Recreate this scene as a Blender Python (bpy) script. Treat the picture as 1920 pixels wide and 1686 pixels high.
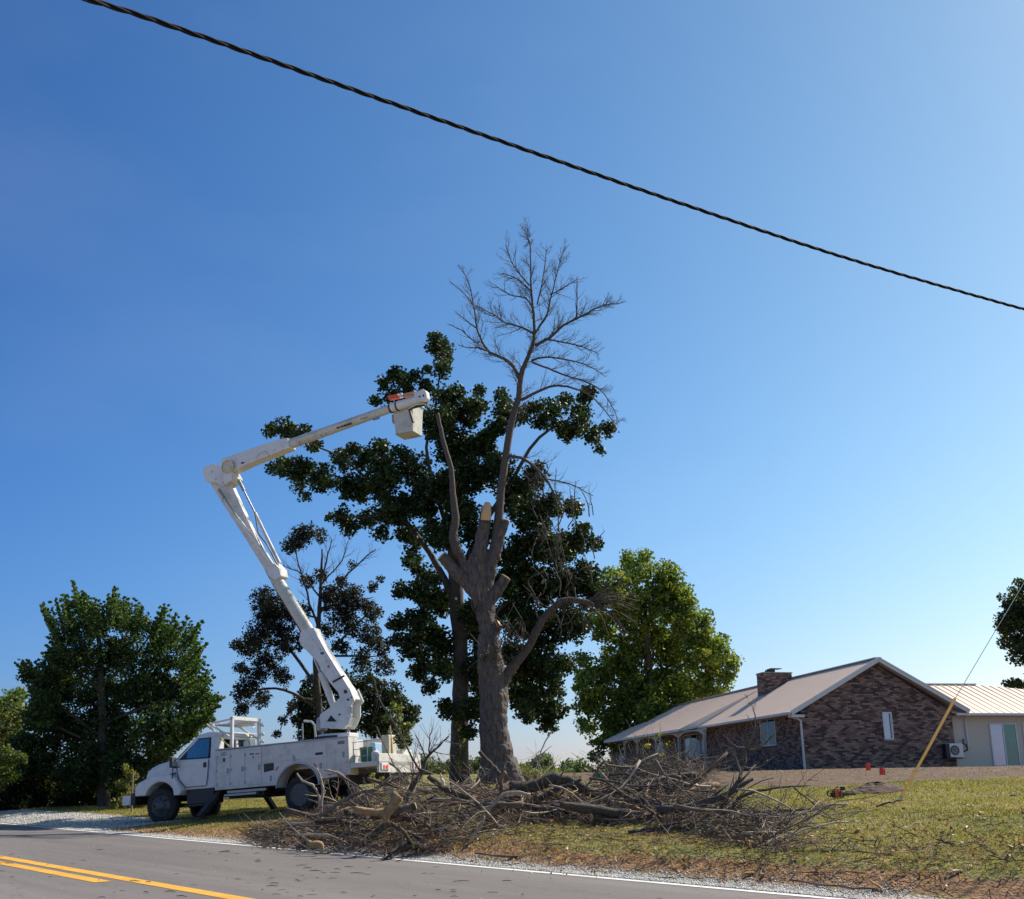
import bpy, math, random
import numpy as np
from mathutils import Vector, Matrix

for o in list(bpy.data.objects):
    bpy.data.objects.remove(o)
sc = bpy.context.scene
COL = sc.collection
# ------------------------------------------------------------------ camera
F = 2100.0; HC = 1.15; PITCH = math.atan(622 / 2100.0); ROLL = 0.006
cd = bpy.data.cameras.new('camera'); cam = bpy.data.objects.new('camera', cd); COL.objects.link(cam)
cam.location = (0, 0, HC)
cam.rotation_mode = 'XYZ'
cam.matrix_world = Matrix.Translation((0, 0, HC)) @ Matrix.Rotation(math.pi / 2 + PITCH, 4, 'X') @ Matrix.Rotation(-ROLL, 4, 'Z')
cd.sensor_fit = 'HORIZONTAL'; cd.sensor_width = 36.0; cd.lens = 36.0 * F / 1920.0
cd.clip_start = 0.1; cd.clip_end = 6000
sc.camera = cam
# ------------------------------------------------------------------ light
SUN_AZ, SUN_EL = math.radians(55), math.radians(46)      # azimuth clockwise from +Y
w = bpy.data.worlds.new("World"); sc.world = w; w.use_nodes = True
wn = w.node_tree.nodes; wl = w.node_tree.links
bg = wn['Background']
sky = wn.new('ShaderNodeTexSky'); sky.sky_type = 'NISHITA'; sky.sun_disc = False
sky.sun_elevation = SUN_EL; sky.sun_rotation = SUN_AZ
sky.air_density = 1.0; sky.dust_density = 0.6; sky.ozone_density = 2.2; sky.altitude = 0
# clear-day grade: the sky brightens smoothly toward the sun and toward the horizon haze
sky.ozone_density = 5.0; sky.dust_density = 0.3
wtc = wn.new('ShaderNodeTexCoord')
def wmath(op, a, b=None):
    m = wn.new('ShaderNodeMath'); m.operation = op
    for i, q in enumerate((a, b)):
        if q is None: continue
        if isinstance(q, (int, float)): m.inputs[i].default_value = q
        else: wl.new(q, m.inputs[i])
    return m.outputs[0]
sxyz = wn.new('ShaderNodeSeparateXYZ'); wl.new(wtc.outputs['Generated'], sxyz.inputs[0])
cg = wmath('MINIMUM', wmath('MAXIMUM', sxyz.outputs['X'], -.42), .6)     # the sun side (right) is paler
hz = wmath('EXPONENT', wmath('MULTIPLY', wmath('MAXIMUM', wmath('ARCSINE', sxyz.outputs['Z']), 0.0), -1 / .12))
bk_ = wmath('MULTIPLY', hz, wmath('MAXIMUM', wmath('MULTIPLY', sxyz.outputs['Y'], -1.0), 0.0))   # the same bluish-white horizon all round
cc = wn.new('ShaderNodeCombineColor')
for i, (c0, c1, c2, c3) in enumerate(((-.387, 1.481, .023, -.45), (-.084, .843, -.36, -.1), (.004, .208, -.2, .6))):
    wl.new(wmath('EXPONENT', wmath('ADD', wmath('ADD', wmath('ADD', c0, wmath('MULTIPLY', cg, c1)), wmath('MULTIPLY', hz, c2)), wmath('MULTIPLY', bk_, c3))), cc.inputs[i])
wm = wn.new('ShaderNodeMix'); wm.data_type = 'RGBA'; wm.blend_type = 'MULTIPLY'; wm.inputs[0].default_value = 1
wl.new(sky.outputs[0], wm.inputs[6]); wl.new(cc.outputs[0], wm.inputs[7]); 
wnz = wn.new('ShaderNodeTexNoise'); wnz.inputs['Scale'].default_value = 2.6; wnz.inputs['Detail'].default_value = 6; wmp = wn.new('ShaderNodeMapping'); wmp.inputs['Scale'].default_value = (1, 1, 2.4); wmp.inputs['Rotation'].default_value = (.3, .2, 0); wl.new(wtc.outputs['Generated'], wmp.inputs[0]); wl.new(wmp.outputs[0], wnz.inputs['Vector'])
wmr = wn.new('ShaderNodeMapRange'); wmr.inputs[1].default_value = .5; wmr.inputs[2].default_value = .78; wmr.inputs[4].default_value = .04; wl.new(wnz.outputs['Fac'], wmr.inputs[0])
wci = wn.new('ShaderNodeMix'); wci.data_type = 'RGBA'; wl.new(wmr.outputs[0], wci.inputs[0]); wl.new(wm.outputs[2], wci.inputs[6]); wci.inputs[7].default_value = (7.0, 7.4, 8.0, 1)   # very thin high cirrus
wl.new(wci.outputs[2], bg.inputs[0]); bg.inputs[1].default_value = 0.091
sd = bpy.data.lights.new('sun', 'SUN'); sd.energy = 5.0; sd.angle = math.radians(0.55); sd.color = (1, 0.92, 0.8)
sun = bpy.data.objects.new('sun', sd); COL.objects.link(sun)
sdir = Vector((math.sin(SUN_AZ) * math.cos(SUN_EL), math.cos(SUN_AZ) * math.cos(SUN_EL), math.sin(SUN_EL)))
sun.rotation_mode = 'QUATERNION'; sun.rotation_quaternion = sdir.to_track_quat('Z', 'Y')
sun.location = (40, 20, 40)
sc.view_settings.view_transform = 'Standard'; sc.view_settings.look = 'None'
sc.view_settings.exposure = 0.56; sc.view_settings.gamma = 1.0
sc.view_settings.use_curve_mapping = False

# ------------------------------------------------------------------ measuring helpers
cP, sP = math.cos(PITCH), math.sin(PITCH); cR, sR = math.cos(ROLL), math.sin(ROLL)
CP = Vector((0, 0, HC))
def ray(x, y):
    a = (x - 960) / F; b = (843 - y) / F
    a, b = a * cR + b * sR, -a * sR + b * cR
    v = Vector((a, cP - b * sP, sP + b * cP))
    return v / v.y
def at(x, y, d): return CP + ray(x, y) * d
DV = Vector((0.61769, -0.78642, 0)); NV = Vector((0.78642, 0.61769, 0)); U0 = 9.98   # along / away from the road
def uv_of(x, y): return x * NV.x + y * NV.y - U0, x * DV.x + y * DV.y
def xy_of(u, v): return (u + U0) * NV.x + v * DV.x, (u + U0) * NV.y + v * DV.y
def sst(a, b, x):
    t = min(1, max(0, (x - a) / (b - a))); return t * t * (3 - 2 * t)
def tz(x, y):
    u = x * NV.x + y * NV.y - U0
    if u < .15: return -0.03 if u < -9.6 or u > -9.2 else -0.03
    s = min(1, (u - .15) / 1.1); s = s * s * (3 - 2 * s)
    z = 1.68 * (1 - math.exp(-(u + .9) / 12)) * s
    z += 0.03 * s * (math.sin(x * 1.3 + 2) * math.sin(y * 1.1) + .6 * math.sin(x * 2.9 + y * 1.7))* min(1, 25 / max(25, y))
    vv = x * DV.x + y * DV.y; z *= 1 - .5 * sst(-27, -35, vv) * sst(30, 18, u)
    z -= .17 * math.exp(-((x + 7.2) ** 2 + (y - 30.3) ** 2) / 36) * s
    if u < 1.2: z = max(z, -.03 + .035 * min(1, (u - .15) / .3))
    return z
def gh(px, py):
    r = ray(px, py); d = 8.0
    while d < 140:
        p = CP + r * d
        if p.z < tz(p.x, p.y): return p
        d += .03 if d < 60 else .3
    p = CP + r * 60; p.z = tz(p.x, p.y)
    return p
def ground(x, y, dz=0): return Vector((x, y, tz(x, y) + dz))

# ------------------------------------------------------------------ materials
def mat(name, col, rough=.6, metal=0, var=0, vscale=8, bump=0, bscale=40, col2=None, attr=None, spec=.5, transm=0, coat=0, trans=0, stretch=None, dirt=0):
    m = bpy.data.materials.new(name); m.use_nodes = True
    N = m.node_tree.nodes; L = m.node_tree.links; p = N['Principled BSDF']
    p.inputs['Roughness'].default_value = rough; p.inputs['Metallic'].default_value = metal
    p.inputs['Specular IOR Level'].default_value = spec
    p.inputs['Transmission Weight'].default_value = transm; p.inputs['Coat Weight'].default_value = coat
    tc = N.new('ShaderNodeTexCoord'); src = tc.outputs['Object']
    if stretch:
        mp = N.new('ShaderNodeMapping'); mp.inputs['Scale'].default_value = stretch; L.new(src, mp.inputs[0]); src = mp.outputs[0]
    c = None
    if attr:
        a = N.new('ShaderNodeAttribute'); a.attribute_name = attr; c = a.outputs['Color']
    if col2 or var:
        n = N.new('ShaderNodeTexNoise'); n.inputs['Scale'].default_value = vscale; n.inputs['Detail'].default_value = 8; n.inputs['Roughness'].default_value = .65
        L.new(src, n.inputs['Vector'])
        mr = N.new('ShaderNodeMapRange'); mr.inputs['From Min'].default_value = .32; mr.inputs['From Max'].default_value = .68
        L.new(n.outputs['Fac'], mr.inputs['Value'])
        if c is None:
            mx = N.new('ShaderNodeMix'); mx.data_type = 'RGBA'
            c2 = col2 or tuple(x * (1 - var) for x in col)
            mx.inputs[6].default_value = (*col, 1); mx.inputs[7].default_value = (*c2, 1)
            L.new(mr.outputs[0], mx.inputs[0]); c = mx.outputs[2]
        else:
            mx = N.new('ShaderNodeMix'); mx.data_type = 'RGBA'; mx.blend_type = 'MULTIPLY'; mx.inputs[0].default_value = 1
            cr = N.new('ShaderNodeMapRange'); cr.inputs['To Min'].default_value = 1 - var; cr.inputs['To Max'].default_value = 1 + var * .4
            L.new(mr.outputs[0], cr.inputs['Value']); L.new(c, mx.inputs[6]); L.new(cr.outputs[0], mx.inputs[7]); c = mx.outputs[2]
    if dirt:
        n3 = N.new('ShaderNodeTexNoise'); n3.inputs['Scale'].default_value = 3; n3.inputs['Detail'].default_value = 10; n3.inputs['Roughness'].default_value = .75
        L.new(tc.outputs['Object'], n3.inputs['Vector'])
        m3 = N.new('ShaderNodeMapRange'); m3.inputs['From Min'].default_value = .5; m3.inputs['From Max'].default_value = .72; m3.inputs['To Max'].default_value = dirt
        L.new(n3.outputs['Fac'], m3.inputs['Value'])
        mx = N.new('ShaderNodeMix'); mx.data_type = 'RGBA'; L.new(m3.outputs[0], mx.inputs[0])
        if c is None: mx.inputs[6].default_value = (*col, 1)
        else: L.new(c, mx.inputs[6])
        mx.inputs[7].default_value = (.13, .105, .075, 1); c = mx.outputs[2]
    if c is None: p.inputs['Base Color'].default_value = (*col, 1)
    else: L.new(c, p.inputs['Base Color'])
    if bump:
        n2 = N.new('ShaderNodeTexNoise'); n2.inputs['Scale'].default_value = bscale; n2.inputs['Detail'].default_value = 6
        L.new(src, n2.inputs['Vector']); b = N.new('ShaderNodeBump'); b.inputs['Strength'].default_value = bump; b.inputs['Distance'].default_value = .02
        L.new(n2.outputs['Fac'], b.inputs['Height']); L.new(b.outputs[0], p.inputs['Normal'])
    if trans:
        t = N.new('ShaderNodeBsdfTranslucent'); ms = N.new('ShaderNodeMixShader'); ms.inputs[0].default_value = trans
        if c is not None:
            g = N.new('ShaderNodeMix'); g.data_type = 'RGBA'; g.blend_type = 'MULTIPLY'; g.inputs[0].default_value = 1
            L.new(c, g.inputs[6]); g.inputs[7].default_value = (1.5, 1.5, .6, 1); L.new(g.outputs[2], t.inputs[0])
        else: t.inputs[0].default_value = (*col, 1)
        L.new(p.outputs[0], ms.inputs[1]); L.new(t.outputs[0], ms.inputs[2]); L.new(ms.outputs[0], N['Material Output'].inputs[0])
    return m
def glassmat(name, tint, alpha):
    m = bpy.data.materials.new(name); m.use_nodes = True; N = m.node_tree.nodes; L = m.node_tree.links
    N.remove(N['Principled BSDF'])
    t = N.new('ShaderNodeBsdfTransparent'); t.inputs[0].default_value = (*tint, 1)
    g = N.new('ShaderNodeBsdfGlossy'); g.inputs['Roughness'].default_value = .03; g.inputs['Color'].default_value = (.9, .95, 1, 1)
    fr = N.new('ShaderNodeFresnel'); fr.inputs[0].default_value = 1.5
    a = N.new('ShaderNodeMath'); a.operation = 'MAXIMUM'; a.inputs[1].default_value = alpha; L.new(fr.outputs[0], a.inputs[0])
    ms = N.new('ShaderNodeMixShader'); L.new(a.outputs[0], ms.inputs[0]); L.new(t.outputs[0], ms.inputs[1]); L.new(g.outputs[0], ms.inputs[2])
    L.new(ms.outputs[0], N['Material Output'].inputs[0]); return m
M = dict(
    white=mat('white_paint', (.66, .645, .61), .38, var=.1, vscale=2.5, dirt=.3, coat=.2),
    bodyw=mat('weathered_white_paint', (.62, .6, .55), .48, var=.14, vscale=3, dirt=.4),
    fiber=mat('fibreglass', (.56, .55, .48), .42, var=.22, vscale=2, dirt=.55),
    cream=mat('worn_cream', (.66, .58, .4), .5, var=.3, vscale=20),
    black=mat('black_plastic', (.02, .02, .021), .5, var=.3),
    frame=mat('greasy_black_steel', (.025, .023, .022), .55, var=.4, vscale=10, dirt=.3),
    rubber=mat('tyre_rubber', (.022, .021, .02), .85, var=.3, vscale=8, dirt=.4, bump=.2),
    steel=mat('steel', (.45, .45, .44), .35, .9, var=.2),
    rim=mat('dull_rim', (.1, .098, .095), .5, .5, var=.3, dirt=.4),
    galv=mat('galvanised', (.35, .36, .36), .45, .6, var=.2),
    red=mat('red_orange', (.62, .1, .04), .5, var=.2), redf=mat('marker_red', (.8, .06, .04), .6),
    orange=mat('faded_orange', (.55, .25, .16), .5, var=.2),
    teal=mat('teal_print', (.03, .17, .17), .5), darkp=mat('dark_print', (.03, .04, .055), .5), greyp=mat('grey_print', (.2, .17, .18), .6),
    green=mat('green_plastic', (.01, .11, .055), .45), blueplas=mat('pale_blue_plastic', (.3, .45, .62), .4), sky=mat('blue_white_cloth', (.4, .45, .6), .7, col2=(.7, .7, .72), vscale=14),
    bgreen=mat('bright_green', (.04, .4, .07), .6),
    wood=mat('fresh_cut_wood', (.62, .4, .2), .7, var=.25, vscale=30), chip=mat('pale_chip', (.72, .58, .4), .7, var=.2, vscale=12),
    peeled=mat('peeled_ochre_wood', (.4, .25, .11), .75, col2=(.2, .125, .06), vscale=9, bump=.5, bscale=20),
    bark=mat('grey_brown_bark', (.15, .12, .104), .92, col2=(.038, .031, .028), vscale=14, bump=1.0, bscale=34, stretch=(1, 1, .3)),
    bark2=mat('dark_bark', (.1, .08, .062), .9, col2=(.035, .028, .022), vscale=14, bump=.9, bscale=40, stretch=(1, 1, .4)),
    limb=mat('grey_limb_bark', (.115, .09, .075), .9, col2=(.04, .032, .028), vscale=16, bump=.6, bscale=50),
    twig=mat('dead_twig', (.1, .078, .066), .9, col2=(.05, .04, .036), vscale=4),
    logb=mat('brown_log_bark', (.12, .09, .062), .9, col2=(.035, .027, .02), vscale=18, bump=.8, bscale=40),
    tw1=mat('brush_twig_grey', (.19, .148, .115), .9, col2=(.05, .038, .03), vscale=7), tw2=mat('brush_twig_brown', (.21, .13, .08), .9, col2=(.06, .04, .028), vscale=7),
    tw3=mat('brush_twig_pale', (.46, .38, .29), .85, col2=(.2, .155, .12), vscale=6),
    leaf=mat('leaf', (.05, .09, .02), .55, attr='Col', var=.25, vscale=1.2, trans=.42, spec=.35),
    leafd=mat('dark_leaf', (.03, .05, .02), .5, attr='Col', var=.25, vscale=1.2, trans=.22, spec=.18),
    grass=mat('grass_blade', (.1, .12, .03), .7, attr='Col', trans=.3, spec=.2), straw=mat('straw', (.3, .2, .1), .8, attr='Col', trans=.2, spec=.2),
    stone=mat('gravel_stone', (.5, .48, .45), .85, attr='Col'),
    mortar=mat('mortar', (.12, .095, .08), .95, var=.3, vscale=20), brick=mat('brick', (.2, .13, .11), .9, attr='Col', var=.3, vscale=30),
    roof=mat('tan_metal_roof', (.74, .59, .475), .7, 0, var=.08, vscale=1.5, spec=.3), trim=mat('white_trim', (.68, .67, .63), .5, var=.1, vscale=5),
    soffit=mat('soffit', (.5, .47, .42), .7), ridge=mat('ridge_cap', (.6, .58, .54), .35, .2),
    stucco=mat('tan_stucco', (.62, .56, .44), .9, var=.08, vscale=20, bump=.2, bscale=90), concrete=mat('concrete', (.3, .28, .25), .9, var=.3, vscale=5),
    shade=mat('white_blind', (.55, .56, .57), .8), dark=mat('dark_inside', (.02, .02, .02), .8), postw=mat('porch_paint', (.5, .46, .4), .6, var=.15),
    wood2=mat('weathered_post', (.28, .22, .15), .9, var=.4, vscale=14), pole=mat('fibreglass_pole', (.75, .55, .25), .5, var=.15),
    ywood=mat('yellow_guard_plastic', (.7, .34, .045), .45, var=.18, vscale=5), wire=mat('guy_wire_steel', (.36, .36, .35), .4, .7),
    cable=mat('black_cable', (.006, .006, .007), .8, spec=.2), soil=mat('bare_soil', (.13, .08, .055), .95, var=.5, vscale=7, bump=.6, bscale=20),
    saworange=mat('chainsaw_orange', (.45, .09, .02), .4, dirt=.5),
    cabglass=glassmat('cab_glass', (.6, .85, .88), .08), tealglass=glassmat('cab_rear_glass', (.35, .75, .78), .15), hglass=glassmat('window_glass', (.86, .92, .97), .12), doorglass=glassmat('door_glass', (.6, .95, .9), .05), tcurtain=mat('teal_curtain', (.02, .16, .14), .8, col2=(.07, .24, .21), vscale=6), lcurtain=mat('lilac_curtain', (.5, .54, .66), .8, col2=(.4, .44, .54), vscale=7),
)
# ------------------------------------------------------------------ mesh builder
class MB:
    def __init__(s): s.v = []; s.f = []; s.c = []
    def add(s, vs, fs, col=None):
        b = len(s.v); s.v += [tuple(q) for q in vs]; s.f += [tuple(i + b for i in f) for f in fs]
        if col is not None: s.c += [col] * len(vs)
    def box(s, x0, x1, y0, y1, z0, z1, col=None):
        s.add([(x0, y0, z0), (x1, y0, z0), (x1, y1, z0), (x0, y1, z0), (x0, y0, z1), (x1, y0, z1), (x1, y1, z1), (x0, y1, z1)],
              [(0, 3, 2, 1), (4, 5, 6, 7), (0, 1, 5, 4), (1, 2, 6, 5), (2, 3, 7, 6), (3, 0, 4, 7)], col)
        return s
    def prism(s, poly, y0, y1):      # poly in (x, z), extruded along y
        n = len(poly); vs = [(x, y0, z) for x, z in poly] + [(x, y1, z) for x, z in poly]
        fs = [tuple(range(n)), tuple(range(2 * n - 1, n - 1, -1))] + [(i, i + n, (i + 1) % n + n, (i + 1) % n) for i in range(n)]
        s.add(vs, fs); return s
    def bar(s, a, b, wd, ht, up=(0, 0, 1)):   # rectangular bar between two points
        a = Vector(a); b = Vector(b); d = (b - a).normalized(); u = Vector(up); sd = d.cross(u)
        if sd.length < 1e-4: sd = d.cross(Vector((1, 0, 0)))
        sd.normalize(); u = sd.cross(d)
        vs = [p + sd * (i * wd / 2) + u * (j * ht / 2) for p in (a, b) for i, j in ((-1, -1), (1, -1), (1, 1), (-1, 1))]
        s.add(vs, [(0, 3, 2, 1), (4, 5, 6, 7), (0, 1, 5, 4), (1, 2, 6, 5), (2, 3, 7, 6), (3, 0, 4, 7)]); return s
    def tube(s, pts, rad, sides=8, cap=True, lump=0, rnd=None, col=None):
        P = [Vector(p) for p in pts]; n = len(P)
        if not hasattr(rad, '__len__'): rad = [rad] * n
        t = (P[1] - P[0]).normalized()
        nr = t.cross(Vector((0, 0, 1)));
        if nr.length < .1: nr = t.cross(Vector((1, 0, 0)))
        nr.normalize(); vs = []; fs = []
        for i in range(n):
            t = (P[min(i + 1, n - 1)] - P[max(i - 1, 0)])
            t = t.normalized() if t.length > 1e-6 else Vector((0, 0, 1))
            nr = nr - t * nr.dot(t); nr.normalize(); bn = t.cross(nr)
            for k in range(sides):
                a = 2 * math.pi * k / sides; r = rad[i]
                if lump: r *= 1 + lump * math.sin(3 * a + i * .31) * .5 + lump * rnd.uniform(-.6, .6)
                vs.append(P[i] + (nr * math.cos(a) + bn * math.sin(a)) * r)
        for i in range(n - 1):
            for k in range(sides):
                a = i * sides + k; b = i * sides + (k + 1) % sides
                fs.append((a, b, b + sides, a + sides))
        if cap: fs += [tuple(range(sides - 1, -1, -1)), tuple(range((n - 1) * sides, n * sides))]
        s.add(vs, fs, col); return s
    def lathe(s, prof, c, axis=(0, 1, 0), sides=28, cap=True):   # prof: (radius, along axis)
        ax = Vector(axis).normalized(); e = ax.cross(Vector((0, 0, 1)));
        if e.length < .1: e = Vector((1, 0, 0))
        e.normalize(); g = ax.cross(e); c = Vector(c); vs = []; n = len(prof)
        for r, h in prof:
            for k in range(sides):
                a = 2 * math.pi * k / sides; vs.append(c + ax * h + (e * math.cos(a) + g * math.sin(a)) * r)
        fs = [(i * sides + k, i * sides + (k + 1) % sides, (i + 1) * sides + (k + 1) % sides, (i + 1) * sides + k) for i in range(n - 1) for k in range(sides)]
        if cap: fs += [tuple(range(sides - 1, -1, -1)), tuple(range((n - 1) * sides, n * sides))]
        s.add(vs, fs); return s
    def build(s, name, m, parent=None, bevel=0, smooth=False, segs=2, deform=None, **kw):
        me = bpy.data.meshes.new(name)
        vs = [deform(v) for v in s.v] if deform else s.v
        me.from_pydata(vs, [], s.f); me.materials.append(m)
        if s.c:
            a = me.color_attributes.new('Col', 'FLOAT_COLOR', 'POINT')
            a.data.foreach_set('color', np.array([(*q[:3], 1) for q in s.c], dtype=np.float32).ravel())
        o = bpy.data.objects.new(name, me); COL.objects.link(o)
        if parent: o.parent = parent
        if smooth: me.polygons.foreach_set('use_smooth', [True] * len(me.polygons))
        if bevel:
            b = o.modifiers.new('bevel', 'BEVEL'); b.width = bevel; b.segments = segs; b.limit_method = 'ANGLE'; b.angle_limit = .6
        tag(o, **kw)
        return o
def tag(o, label=None, cat=None, group=None, kind=None):
    if label: o['label'] = label
    if cat: o['category'] = cat
    if group: o['group'] = group
    if kind: o['kind'] = kind
    return o
def empty(name, loc=(0, 0, 0), rz=0, **kw):
    o = bpy.data.objects.new(name, None); COL.objects.link(o); o.location = loc; o.rotation_euler = (0, 0, rz); o.empty_display_size = .2
    return tag(o, **kw)
def npmesh(name, V, Fc, m, parent=None, col=None, **kw):
    me = bpy.data.meshes.new(name); nv = len(V); nf, k = Fc.shape
    me.vertices.add(nv); me.vertices.foreach_set('co', V.astype(np.float32).ravel())
    me.loops.add(nf * k); me.loops.foreach_set('vertex_index', Fc.astype(np.int32).ravel())
    me.polygons.add(nf); me.polygons.foreach_set('loop_start', np.arange(0, nf * k, k, dtype=np.int32))
    me.polygons.foreach_set('loop_total', np.full(nf, k, dtype=np.int32))
    if col is not None:
        a = me.color_attributes.new('Col', 'FLOAT_COLOR', 'POINT')
        c4 = np.ones((nv, 4), dtype=np.float32); c4[:, :3] = col; a.data.foreach_set('color', c4.ravel())
    me.materials.append(m); me.update(); me.validate()
    o = bpy.data.objects.new(name, me); COL.objects.link(o)
    if parent: o.parent = parent
    tag(o, **kw); return o
NR = np.random.RandomState(5); R = random.Random(11)
def tzv(X, Y):
    return np.array([tz(float(a), float(b)) for a, b in zip(X, Y)])

# ================================================================== SETTING
# ground: one sheet laid out in road coordinates (u away from the road, v along it)
us = sorted(set([-2500, -800, -300, -100, -40, -20, -13, -10, -9.8, -9.3, -5, -1, 0, .05, .1] + [.15 + .1 * i for i in range(16)] + [1.75 + .3 * i for i in range(110)] + [36 + 2 * i for i in range(12)] + [65, 80, 110, 160, 240, 400, 800, 2500]))
vs_ = sorted(set([-2500, -900, -400, -220, -140, -100, -85, -75] + [-70 + .35 * i for i in range(270)] + [26, 30, 36, 45, 60, 90, 150, 300, 800, 2500]))
rot = math.atan2(DV.y, DV.x)      # local X along DV, local Y along NV
gV = []; msk = []
dA = gh(1330, 1482); dB = gh(1920, 1457)
dl = Vector((dB.x - dA.x, dB.y - dA.y)).normalized(); dn = Vector((-dl.y, dl.x))
def sst(a, b, x):
    t = min(1, max(0, (x - a) / (b - a))); return t * t * (3 - 2 * t)
def drive(u, v):   # gravel driveway mouth at the far left
    return sst(-28.5, -33, v) * sst(3.6, 2.2, u)
def dirtm(x, y):
    t = (x - dA.x) * dn.x + (y - dA.y) * dn.y
    return sst(-1.2, 1.2, t) * sst(0.5, 4, x) * sst(75, 65, y)
for u in us:
    for v in vs_:
        x, y = xy_of(u, v); z = tz(x, y); gV.append((v, u, z))
        g = max(sst(.62, .4, u), drive(u, v)); ub = .98 + 1.1 * sst(-12, -17, v); b = sst(.4, .65, u) * sst(ub + .2, ub - .25, u)
        # worn bare patches under the truck and tree
        b = max(b, .75 * sst(5, 2, math.hypot(x + 7, y - 29)), .5 * sst(3, 1, math.hypot(x - .4, y - 36)))
        msk.append((g, dirtm(x, y), b))
nu, nv_ = len(us), len(vs_)
idx = np.arange(nu * nv_).reshape(nu, nv_)
gF = np.stack([idx[:-1, :-1].ravel(), idx[:-1, 1:].ravel(), idx[1:, 1:].ravel(), idx[1:, :-1].ravel()], 1)
gm = bpy.data.materials.new('ground_cover'); gm.use_nodes = True; N = gm.node_tree.nodes; L = gm.node_tree.links; pb = N['Principled BSDF']; pb.inputs['Roughness'].default_value = .95; pb.inputs['Specular IOR Level'].default_value = .15
def nmix(a, b, fac):
    x = N.new('ShaderNodeMix'); x.data_type = 'RGBA'
    for s, q in ((6, a), (7, b)):
        if isinstance(q, tuple): x.inputs[s].default_value = (*q, 1)
        else: L.new(q, x.inputs[s])
    L.new(fac, x.inputs[0]) if not isinstance(fac, float) else setattr(x.inputs[0], 'default_value', fac)
    return x.outputs[2]
def nnoise(scale, det=8, rough=.6, vec=None):
    n = N.new('ShaderNodeTexNoise'); n.inputs['Scale'].default_value = scale; n.inputs['Detail'].default_value = det; n.inputs['Roughness'].default_value = rough
    L.new(vec or TCo, n.inputs['Vector']); return n.outputs['Fac']
def nrange(x, a, b, c=0., d=1.):
    m = N.new('ShaderNodeMapRange'); m.inputs[1].default_value = a; m.inputs[2].default_value = b; m.inputs[3].default_value = c; m.inputs[4].default_value = d
    L.new(x, m.inputs[0]); return m.outputs[0]
def nmath(op, a, b):
    m = N.new('ShaderNodeMath'); m.operation = op
    for i, q in enumerate((a, b)):
        if isinstance(q, (int, float)): m.inputs[i].default_value = q
        else: L.new(q, m.inputs[i])
    return m.outputs[0]
TCo = N.new('ShaderNodeTexCoord').outputs['Object']
at_ = N.new('ShaderNodeAttribute'); at_.attribute_name = 'Col'; sp = N.new('ShaderNodeSeparateColor'); L.new(at_.outputs['Color'], sp.inputs[0])
lawn = nmix((.15, .155, .045), (.27, .22, .085), nrange(nnoise(.9), .38, .62))
lawn = nmix(lawn, (.085, .07, .035), nrange(nnoise(9), .52, .68))
lawn = nmix(lawn, (.22, .14, .07), nrange(nnoise(2.4), .6, .7, 0, .7))
vn = N.new('ShaderNodeTexVoronoi'); vn.inputs['Scale'].default_value = 22; L.new(TCo, vn.inputs['Vector'])
grav = nmix((.52, .48, .42), (.33, .3, .26), nrange(vn.outputs['Distance'], .25, .75))
grav = nmix(grav, (.16, .13, .11), nrange(nnoise(30, 4), .58, .66, 0, .8))
dirt = nmix((.17, .115, .08), (.1, .07, .05), nrange(nnoise(4), .4, .62))
brown = nmix((.34, .19, .095), (.14, .09, .055), nrange(nnoise(5), .4, .62))
wob = nrange(nnoise(2.5, 6), .3, .7, -.35, .35)
def thr(ch): return nrange(nmath('ADD', sp.outputs[ch], wob), .35, .65)
c = nmix(lawn, brown, thr(2)); c = nmix(c, dirt, thr(1)); c = nmix(c, grav, thr(0))
L.new(c, pb.inputs['Base Color'])
bmp = N.new('ShaderNodeBump'); bmp.inputs['Strength'].default_value = .7; bmp.inputs['Distance'].default_value = .04
L.new(nmath('ADD', nnoise(25, 5), nmath('MULTIPLY', vn.outputs['Distance'], .6)), bmp.inputs['Height']); L.new(bmp.outputs[0], pb.inputs['Normal'])
g = npmesh('ground', np.array(gV, dtype=float), gF, gm, col=np.array(msk, dtype=float), kind='structure')
g.location = (U0 * NV.x, U0 * NV.y, 0); g.rotation_euler = (0, 0, rot)

# road
def road_mesh(name, strips, z, m, step=4.0, v0=-700, v1=500):
    mb = MB()
    for (u0, u1, a, b) in strips:
        a = max(a, v0); b = min(b, v1)
        n = max(1, int((b - a) / step)); n = min(n, 200)
        for i in range(n):
            p = a + (b - a) * i / n; q = a + (b - a) * (i + 1) / n
            mb.add([(p, u0, z), (q, u0, z), (q, u1, z), (p, u1, z)], [(0, 1, 2, 3)])
    o = mb.build(name, m, kind='structure'); o.location = (U0 * NV.x, U0 * NV.y, 0); o.rotation_euler = (0, 0, rot); return o
am = bpy.data.materials.new('asphalt'); am.use_nodes = True; N = am.node_tree.nodes; L = am.node_tree.links; pb = N['Principled BSDF']; pb.inputs['Roughness'].default_value = .8; pb.inputs['Specular IOR Level'].default_value = .3
TCo = N.new('ShaderNodeTexCoord').outputs['Object']
mp = N.new('ShaderNodeMapping'); mp.inputs['Scale'].default_value = (.12, 1, 1); L.new(TCo, mp.inputs[0])
ac = nmix((.15, .135, .125), (.12, .108, .1), nrange(nnoise(1.1, 6, .6, mp.outputs[0]), .35, .65))
ac = nmix(ac, (.2, .185, .17), nrange(nnoise(170, 3), .55, .7, 0, .8))
ac = nmix(ac, (.05, .045, .04), nrange(nnoise(110, 3), .6, .72, 0, .7))
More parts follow.
